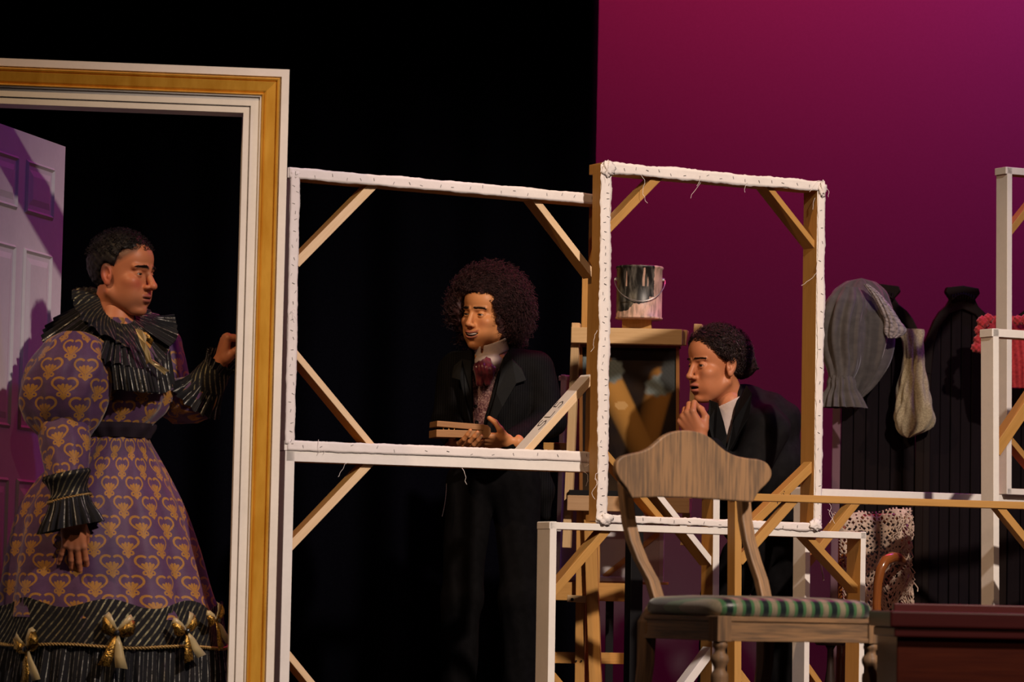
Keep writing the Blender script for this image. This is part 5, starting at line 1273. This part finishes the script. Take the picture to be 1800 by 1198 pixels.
for i in range(34):
    t = i / 33; p = g(785 - 8 * t + 2 * math.sin(t * 3), 850 + 56 * t, -.112); m.tube([p, p + Vector((0, 0, -.0022))], .0016, 5)
tag(m.build('watch_chain', M_chn, PW_), kind='stuff')
# head, hands, trunk
SK = (.58, .24, .092)
def shd(V, C, put):
    x, y, z = V.T; ay = np.abs(y)
    put((.035, .016, .01), .92 * np.exp(-(((z - (.033 + .0 + .10 * (.03 - np.abs(ay - .03)) - .0)) / .0036) ** 2)) * (ay > .009) * (ay < .05) * (x > .06))
HM2 = head_M(g(857, 557), 180 + 52, 4, -4, 1.02)
hd = head_mesh(SK, (.30, .085, .06), (.46, .16, .075), jaw=1.0, nose=.98, mouth=.0052, smile=9., lips=.78, brow=.8, neck=.05, neck_to=(-.04, 0, -.2), shade=shd, slit=.0030, gaze=(-.15, 0), mouth_w=1.42)
brows(hd, HM2, hairmat('brow_hair', (.012, .006, .005), (.02, .01, .008)), PW_, .0325, .3, .0024, 80)
teeth = np.array(hd[2]); tm = (np.abs(hd[0][:, 1]) < .02) & (hd[0][:, 0] > .06) & (np.abs(hd[0][:, 2] + .0628 - 12 * hd[0][:, 1] ** 2) < .0042) & (hd[0][:, 0] + 5.5 * hd[0][:, 1] ** 2 < .0985) & (hd[0][:, 0] > .07)
teeth[tm] = (.60, .52, .45); hd = (hd[0], hd[1], teeth)
def dent(Q): B = Q.copy(); B[:, 2] = Q[:, 2] - 9 * Q[:, 1] ** 2; B[:, 0] = Q[:, 0] + 5.5 * Q[:, 1] ** 2; return ell(B, (.0865, 0, -.0615), (.0135, .025, .0052))
tv, tf = snets(dent, (.05, -.03, -.075), (.11, .03, -.045), .0016); hd = join([hd, (tv, tf, np.tile(np.array((.62, .54, .47), np.float32), (len(tv), 1)))])
lh = hand_mesh(SK, (.50, .25, .14), [(.15, .3, .2)] * 4, spread=(.06, .02, -.02, -.06), thumb=((.022, .028, .0), (.040, .054, -.012), (.060, .068, -.034), (.082, .070, -.052)), side=-1, arm=.03)
rh = hand_mesh(SK, (.50, .25, .14), [(.35, .4, .2)] * 4, spread=(.12, .04, -.04, -.12), side=1, arm=.03)
lim = [([g(870, 830), g(868, 720), g(866, 640)], [.09, .085, .075]), ([g(866, 650), g(864, 615)], [.06, .045]),
       ([g(826, 850), Vector((g(812, 1050).x, WY, .5)), Vector((g(803, 1198).x, WY + .02, .07))], [.065, .05, .035]), ([g(908, 850), Vector((g(914, 1050).x, WY, .5)), Vector((g(912, 1198).x, WY + .02, .07))], [.065, .05, .035]),
       ([g(940, 655), g(962, 738, -.04), g(900, 778, -.24)], [.045, .035, .025]), ([g(803, 655), g(790, 738, -.04), g(806, 787, -.23)], [.045, .035, .025])]
b = join([(xf(hd[0], HM2), hd[1], hd[2]), place(lh, g(895, 776, -.27), (-.95, -.12, .02), (.12, -.62, -.78), .95), place(rh, g(800, 786, -.27), (.45, -.85, .0), (-.3, -.3, -.9), .9), trunk(lim, SK)])
np_mesh('body', *b[:2], skin_mat('skin_brown'), PW_, col=b[2])
# afro
M_af = hairmat('dark_auburn_hair', (.020, .009, .010), (.060, .024, .025), .6)
rs = np.random.RandomState(11); n = 7800
d_ = rs.randn(n, 3); d_ /= np.linalg.norm(d_, axis=1, keepdims=True)
root = np.array((-.010, 0, .042)) + d_ * np.array((.097, .075, .086))
ok = (.70 * root[:, 0] - .71 * root[:, 2] < .004) & (root[:, 2] > -.075); root = root[ok]; d_ = d_[ok]
inv = np.array(HM2.inverted()); afc = np.array(T3(g(862, 543, .05))); R3 = np.array((.180, .155, .200))
W = xf(root, HM2); dw = d_ @ np.array(HM2)[:3, :3].T + rs.randn(len(d_), 3) * .38; dw[:, 2] += .05 - .25 * (W[:, 2] < g(860, 560).z); dw /= np.linalg.norm(dw, axis=1, keepdims=True)
q = (W - afc) / R3; e = dw / R3; A_ = (e * e).sum(1); B_ = (q * e).sum(1); Cc = (q * q).sum(1) - 1; tt = (-B_ + np.sqrt(np.maximum(0, B_ * B_ - A_ * Cc))) / A_
L = np.clip(tt * rs.uniform(.72, 1.05, len(tt)), .02, .25)
pth = curls(W, dw, L, .0075, 4.5, 22, 5, droop=.10)
lc = xf(pth.reshape(-1, 3), HM2.inverted()).reshape(pth.shape)
ex = ((lc[..., 0] > .034) & (np.abs(lc[..., 1]) < .060) & (lc[..., 2] < .080) & (lc[..., 2] > -.16)).any(1)
neckz = (pth[..., 2] < g(860, 650).z).any(1)
Vs, Fs = strands(pth[~ex & ~neckz], .0014)
tag(np_mesh('hair_curls', Vs, Fs, M_af, PW_), kind='stuff')
def afcap(Q):
    W_ = Q; ql = xf(Q, HM2.inverted()).astype(np.float32)
    d = ell(W_, afc, R3 * .80); d = smin(d, ell(ql, (-.02, 0, .05), (.11, .09, .1)), .02)
    face = np.maximum(np.maximum(.022 - ql[:, 0], np.abs(ql[:, 1]) - .066), np.maximum(ql[:, 2] - .078, -.3 - ql[:, 2]))
    d = smax(d, -face, .012)
    d = smax(d, .70 * ql[:, 0] - .71 * ql[:, 2] - .07, .02)
    return d + .009 * np.sin(Q[:, 0] * 95) * np.sin(Q[:, 1] * 90 + 1) * np.sin(Q[:, 2] * 100) + .004 * np.sin(Q[:, 0] * 230 + 2) * np.sin(Q[:, 2] * 240)
Vc, Fh = snets(afcap, afc - .22, afc + .22, .006); np_mesh('hair', Vc, Fh, M_af, PW_)
# the wooden box
M_bx = wood('box_wood', (.40, .205, .085), (.28, .13, .05), .45, 1.0)
bc = g(812, 766, -.36); BX = thing('wooden_box', bc, 'small brown wooden box with its lid ajar held in both hands', 'box')
PBX = Plane(812, 762, WY - .38, 14)
for (kind, p, q, w_, d_) in (('base', (767, 761), (849, 763), .027, .12), ('lid', (768, 744), (852, 751), .021, .12)):
    m = MB(); m.board(PBX.hit(*p), PBX.hit(*q), w_, d_, PBX.n); m.build(kind, M_bx, BX, bevel=.002)
m = MB(); m.slab([PBX.hit(x, y) for x, y in ((849, 770), (858, 769), (863, 762), (863, 753), (858, 747), (849, 746))], PBX.n, .12); m.build('hinge_end', M_bx, BX, bevel=.002)
for x in (784, 794):
    c = PBX.hit(x, 753, -.01); m = MB(); m.tube([c + Vector((.010 * math.cos(a), 0, .008 * math.sin(a))) for a in np.linspace(0, PI * 2, 15)], .0018, 6); m.build('ring', M_easd, BX, smooth=True)
# ------------------------------------------------------------------ person leaning in with chin on fist
LY = 12.32
g = lambda x, y, dy=0.0: P(x, y, LY + dy)
lp_ = g(1340, 1198); PL = thing('person', (lp_.x, LY, 0), 'leaning person with pinned-up dark curls in a black suit, chin on fist', 'person')
def coat(Q):
    d = chain(Q, [T3(g(1300, 748, .02)), T3(g(1345, 820, .06)), T3(g(1372, 905, .1))], [.125, .135, .13], .05)
    d = smin(d, ell(Q, T3(g(1352, 742, .06)), (.12, .12, .10)), .05)
    d = smin(d, rc(Q, T3(g(1345, 752, -.1)), T3(g(1290, 742, .17)), .085, .075), .04)
    d = smin(d, rc(Q, T3(g(1306, 700, .03)), T3(g(1330, 720, .05)), .055, .08), .04)
    d = smax(d, -chain(Q, [T3(g(1256, 690, -.03)), T3(g(1268, 730, -.06)), T3(g(1262, 790, -.10))], [.085, .052, .035], .02), .012)
    a = chain(Q, [T3(g(1348, 756, -.11)), T3(g(1308, 852, -.15)), T3(g(1248, 790, -.12))], [.083, .064, .046], .02); d = smin(d, a, .012)
    b = chain(Q, [T3(g(1284, 752, .2)), T3(g(1262, 850, .12)), T3(g(1290, 930, .05))], [.07, .055, .045], .02); d = smin(d, b, .02)
    return d + .003 * np.sin(Q[:, 2] * 40 - Q[:, 0] * 60 + 1)
M_ct = speckled('black_wool', (.0085, .0078, .0085), .25, 35, .85, spec=.06)
sdf_cloth('coat', coat, np.array(T3(g(1200, 1000, -.3))), np.array(T3(g(1460, 650, .4))), .0068, M_ct, PL)
def lt(Q):
    d = ell(Q, T3(g(1368, 910, .1)), (.125, .12, .12))
    for ps in ([(1352, 930, .16), (1362, 1060, .2), (1372, 1300, .24)], [(1340, 940, .06), (1272, 1040, .02), (1252, 1300, .06)]):
        q = [g(*p) for p in ps]; q[2].z = .06; d = smin(d, chain(Q, [T3(p) for p in q], [.1, .075, .06], .03), .03)
    return d + .004 * np.sin(Q[:, 2] * 40 + Q[:, 0] * 60)
sdf_cloth('trousers', lt, np.array((g(1190, 900).x, LY - .15, .03)), np.array(T3(g(1470, 830, .4))), .009, M_tr, PL)
for x, dy in ((1372, .2), (1252, .02)):
    c = Vector((g(x, 1198).x, LY + dy, 0)); V, Fc = snets(lambda Q: np.maximum(smin(ell(Q, (c.x - .05, c.y, .03), (.10, .042, .035)), rc(Q, (c.x + .04, c.y, .035), (c.x + .04, c.y, .09), .038, .036), .03), -Q[:, 2] + .002), (c.x - .17, c.y - .07, -.02), (c.x + .12, c.y + .07, .14), .007); np_mesh('shoe', V, Fc, M_sat, PL)
# shirt collar and lapels
def sh3(Q):
    d = band(Q, g(1284, 716, .0), (-.52, -.1, 1), .062, .026, .004)
    d = smin(d, rc(Q, T3(g(1283, 730, -.02)), T3(g(1276, 765, -.06)), .05, .03), .01); return d
sdf_cloth('shirt_collar', sh3, np.array(T3(g(1225, 800, -.13))), np.array(T3(g(1340, 670, .1))), .004, M_sh, PL)
for pl in ([(1312, 676, -.05), (1322, 690, -.1), (1318, 730, -.14), (1294, 770, -.15), (1278, 800, -.155), (1276, 790, -.15), (1290, 740, -.12), (1300, 705, -.08)], [(1247, 702, -.06), (1262, 708, -.09), (1272, 740, -.115), (1278, 765, -.13), (1274, 800, -.14), (1256, 790, -.13), (1244, 740, -.1)]):
    m = MB(); m.slab([g(*q) for q in pl], (0, -1, 0), .006); m.build('lapel', M_sat, PL, bevel=.002)
SK = (.47, .175, .08)
def sh(V, C, put):
    x, y, z = V.T; ay = np.abs(y); put((.05, .022, .015), .9 * np.exp(-(((z - (.031 + .06 * (.03 - np.abs(ay - .032)))) / .003) ** 2)) * (ay > .010) * (ay < .052) * (x > .055))
HM3 = head_M(g(1259, 646), 180 + 30, 5, 0, 1.07)
hd = head_mesh(SK, (.42, .13, .10), (.50, .20, .11), jaw=.96, nose=1.0, mouth=.0046, smile=-1., lips=1.2, brow=.6, neck=.050, neck_to=(-.075, 0, -.16), shade=sh, slit=.0041, gaze=(.1, 0), mouth_w=1.08)
fh = hand_mesh(SK, (.56, .28, .17), [(1.05, 1.5, .9), (1.1, 1.55, .9), (1.15, 1.6, .9), (1.2, 1.6, .9)], spread=(.03, 0, -.02, -.05), thumb=((.022, .028, -.012), (.05, .044, -.03), (.078, .036, -.05), (.096, .02, -.056)), side=-1, arm=.06)
lim = [([g(1370, 900, .1), g(1330, 800, .05), g(1296, 735, .02)], [.09, .085, .075]), ([g(1298, 735, .02), g(1282, 705)], [.06, .045]), ([g(1348, 756, -.11), g(1308, 852, -.15), g(1248, 790, -.12)], [.05, .042, .028]),
       ([g(1284, 752, .2), g(1262, 850, .12), g(1290, 930, .05)], [.045, .038, .03]), ([g(1352, 930, .16), g(1362, 1060, .2), Vector((g(1372, 1198).x, LY + .24, .07))], [.07, .05, .035]), ([g(1340, 940, .06), g(1272, 1040, .02), Vector((g(1252, 1198).x, LY + .06, .07))], [.07, .05, .035])]
brows(hd, HM3, hairmat('brow_hair', (.012, .006, .005), (.02, .01, .008)), PL, .034, .3, .0014, 60)
b = join([(xf(hd[0], HM3), hd[1], hd[2]), place(fh, g(1229, 770, -.12), (-.55, -.05, .9), (-.45, -.85, -.25), 1.08), trunk(lim, SK)])
np_mesh('body', *b[:2], skin_mat('skin_tan'), PL, col=b[2])
M_h3 = hairmat('dark_brown_hair', (.014, .008, .008), (.040, .020, .018), .5)
def cap3(Q):
    d = ell(Q, (-.016, 0, .044), (.110, .086, .096)); d = smax(d, .66 * Q[:, 0] - .75 * Q[:, 2] + .004, .006)
    for s in (-1, 1): d = smax(d, -ell(Q, (-.010, s * .085, -.004), (.026, .03, .036)), .006)
    k = ell(Q, (-.105, 0, .012), (.042, .05, .055)); d = smin(d, k, .012)
    return d + .003 * np.sin(Q[:, 0] * 150 + 70 * Q[:, 2]) * np.sin(Q[:, 1] * 150 + 1) * np.sin(Q[:, 2] * 190)
Vc, Fh = snets(lambda Q: smax(cap3(Q), .66 * Q[:, 0] - .75 * Q[:, 2] + .016, .012), (-.17, -.1, -.09), (.12, .1, .16), .0034); np_mesh('hair', xf(Vc, HM3), Fh, M_h3, PL)
Vc, Fh = snets(lambda Q: cap3(Q) + .003, (-.17, -.1, -.09), (.12, .1, .16), .0045)
rs = np.random.RandomState(8); top = Vc[(.66 * Vc[:, 0] - .75 * Vc[:, 2] < -.0045)]; idx = rs.choice(len(top), 3800); n_ = top[idx] - np.array((-.03, 0, .02)); n_ /= np.linalg.norm(n_, axis=1, keepdims=True)
tg = np.array((-1., 0, -.2)) - n_ * (n_ @ np.array((-1., 0, -.2)))[:, None]; dr_ = tg * 1.0 + n_ * .16; dr_ /= np.linalg.norm(dr_, axis=1, keepdims=True)
pth = curls(top[idx] + n_ * .002, dr_, rs.uniform(.018, .04, len(idx)), .0045, 2.4, 12, 4); Vs, Fs = strands(pth, .0012); tag(np_mesh('hair_curls', xf(Vs, HM3), Fs, M_h3, PL), kind='stuff')
p = xf(np.array([[-.03, .085, .085], [-.045, .088, .055]]), HM3); MB().tube([Vector(p[0]), Vector(p[1])], .0012, 6).build('hair_pin', M_wire, PL)
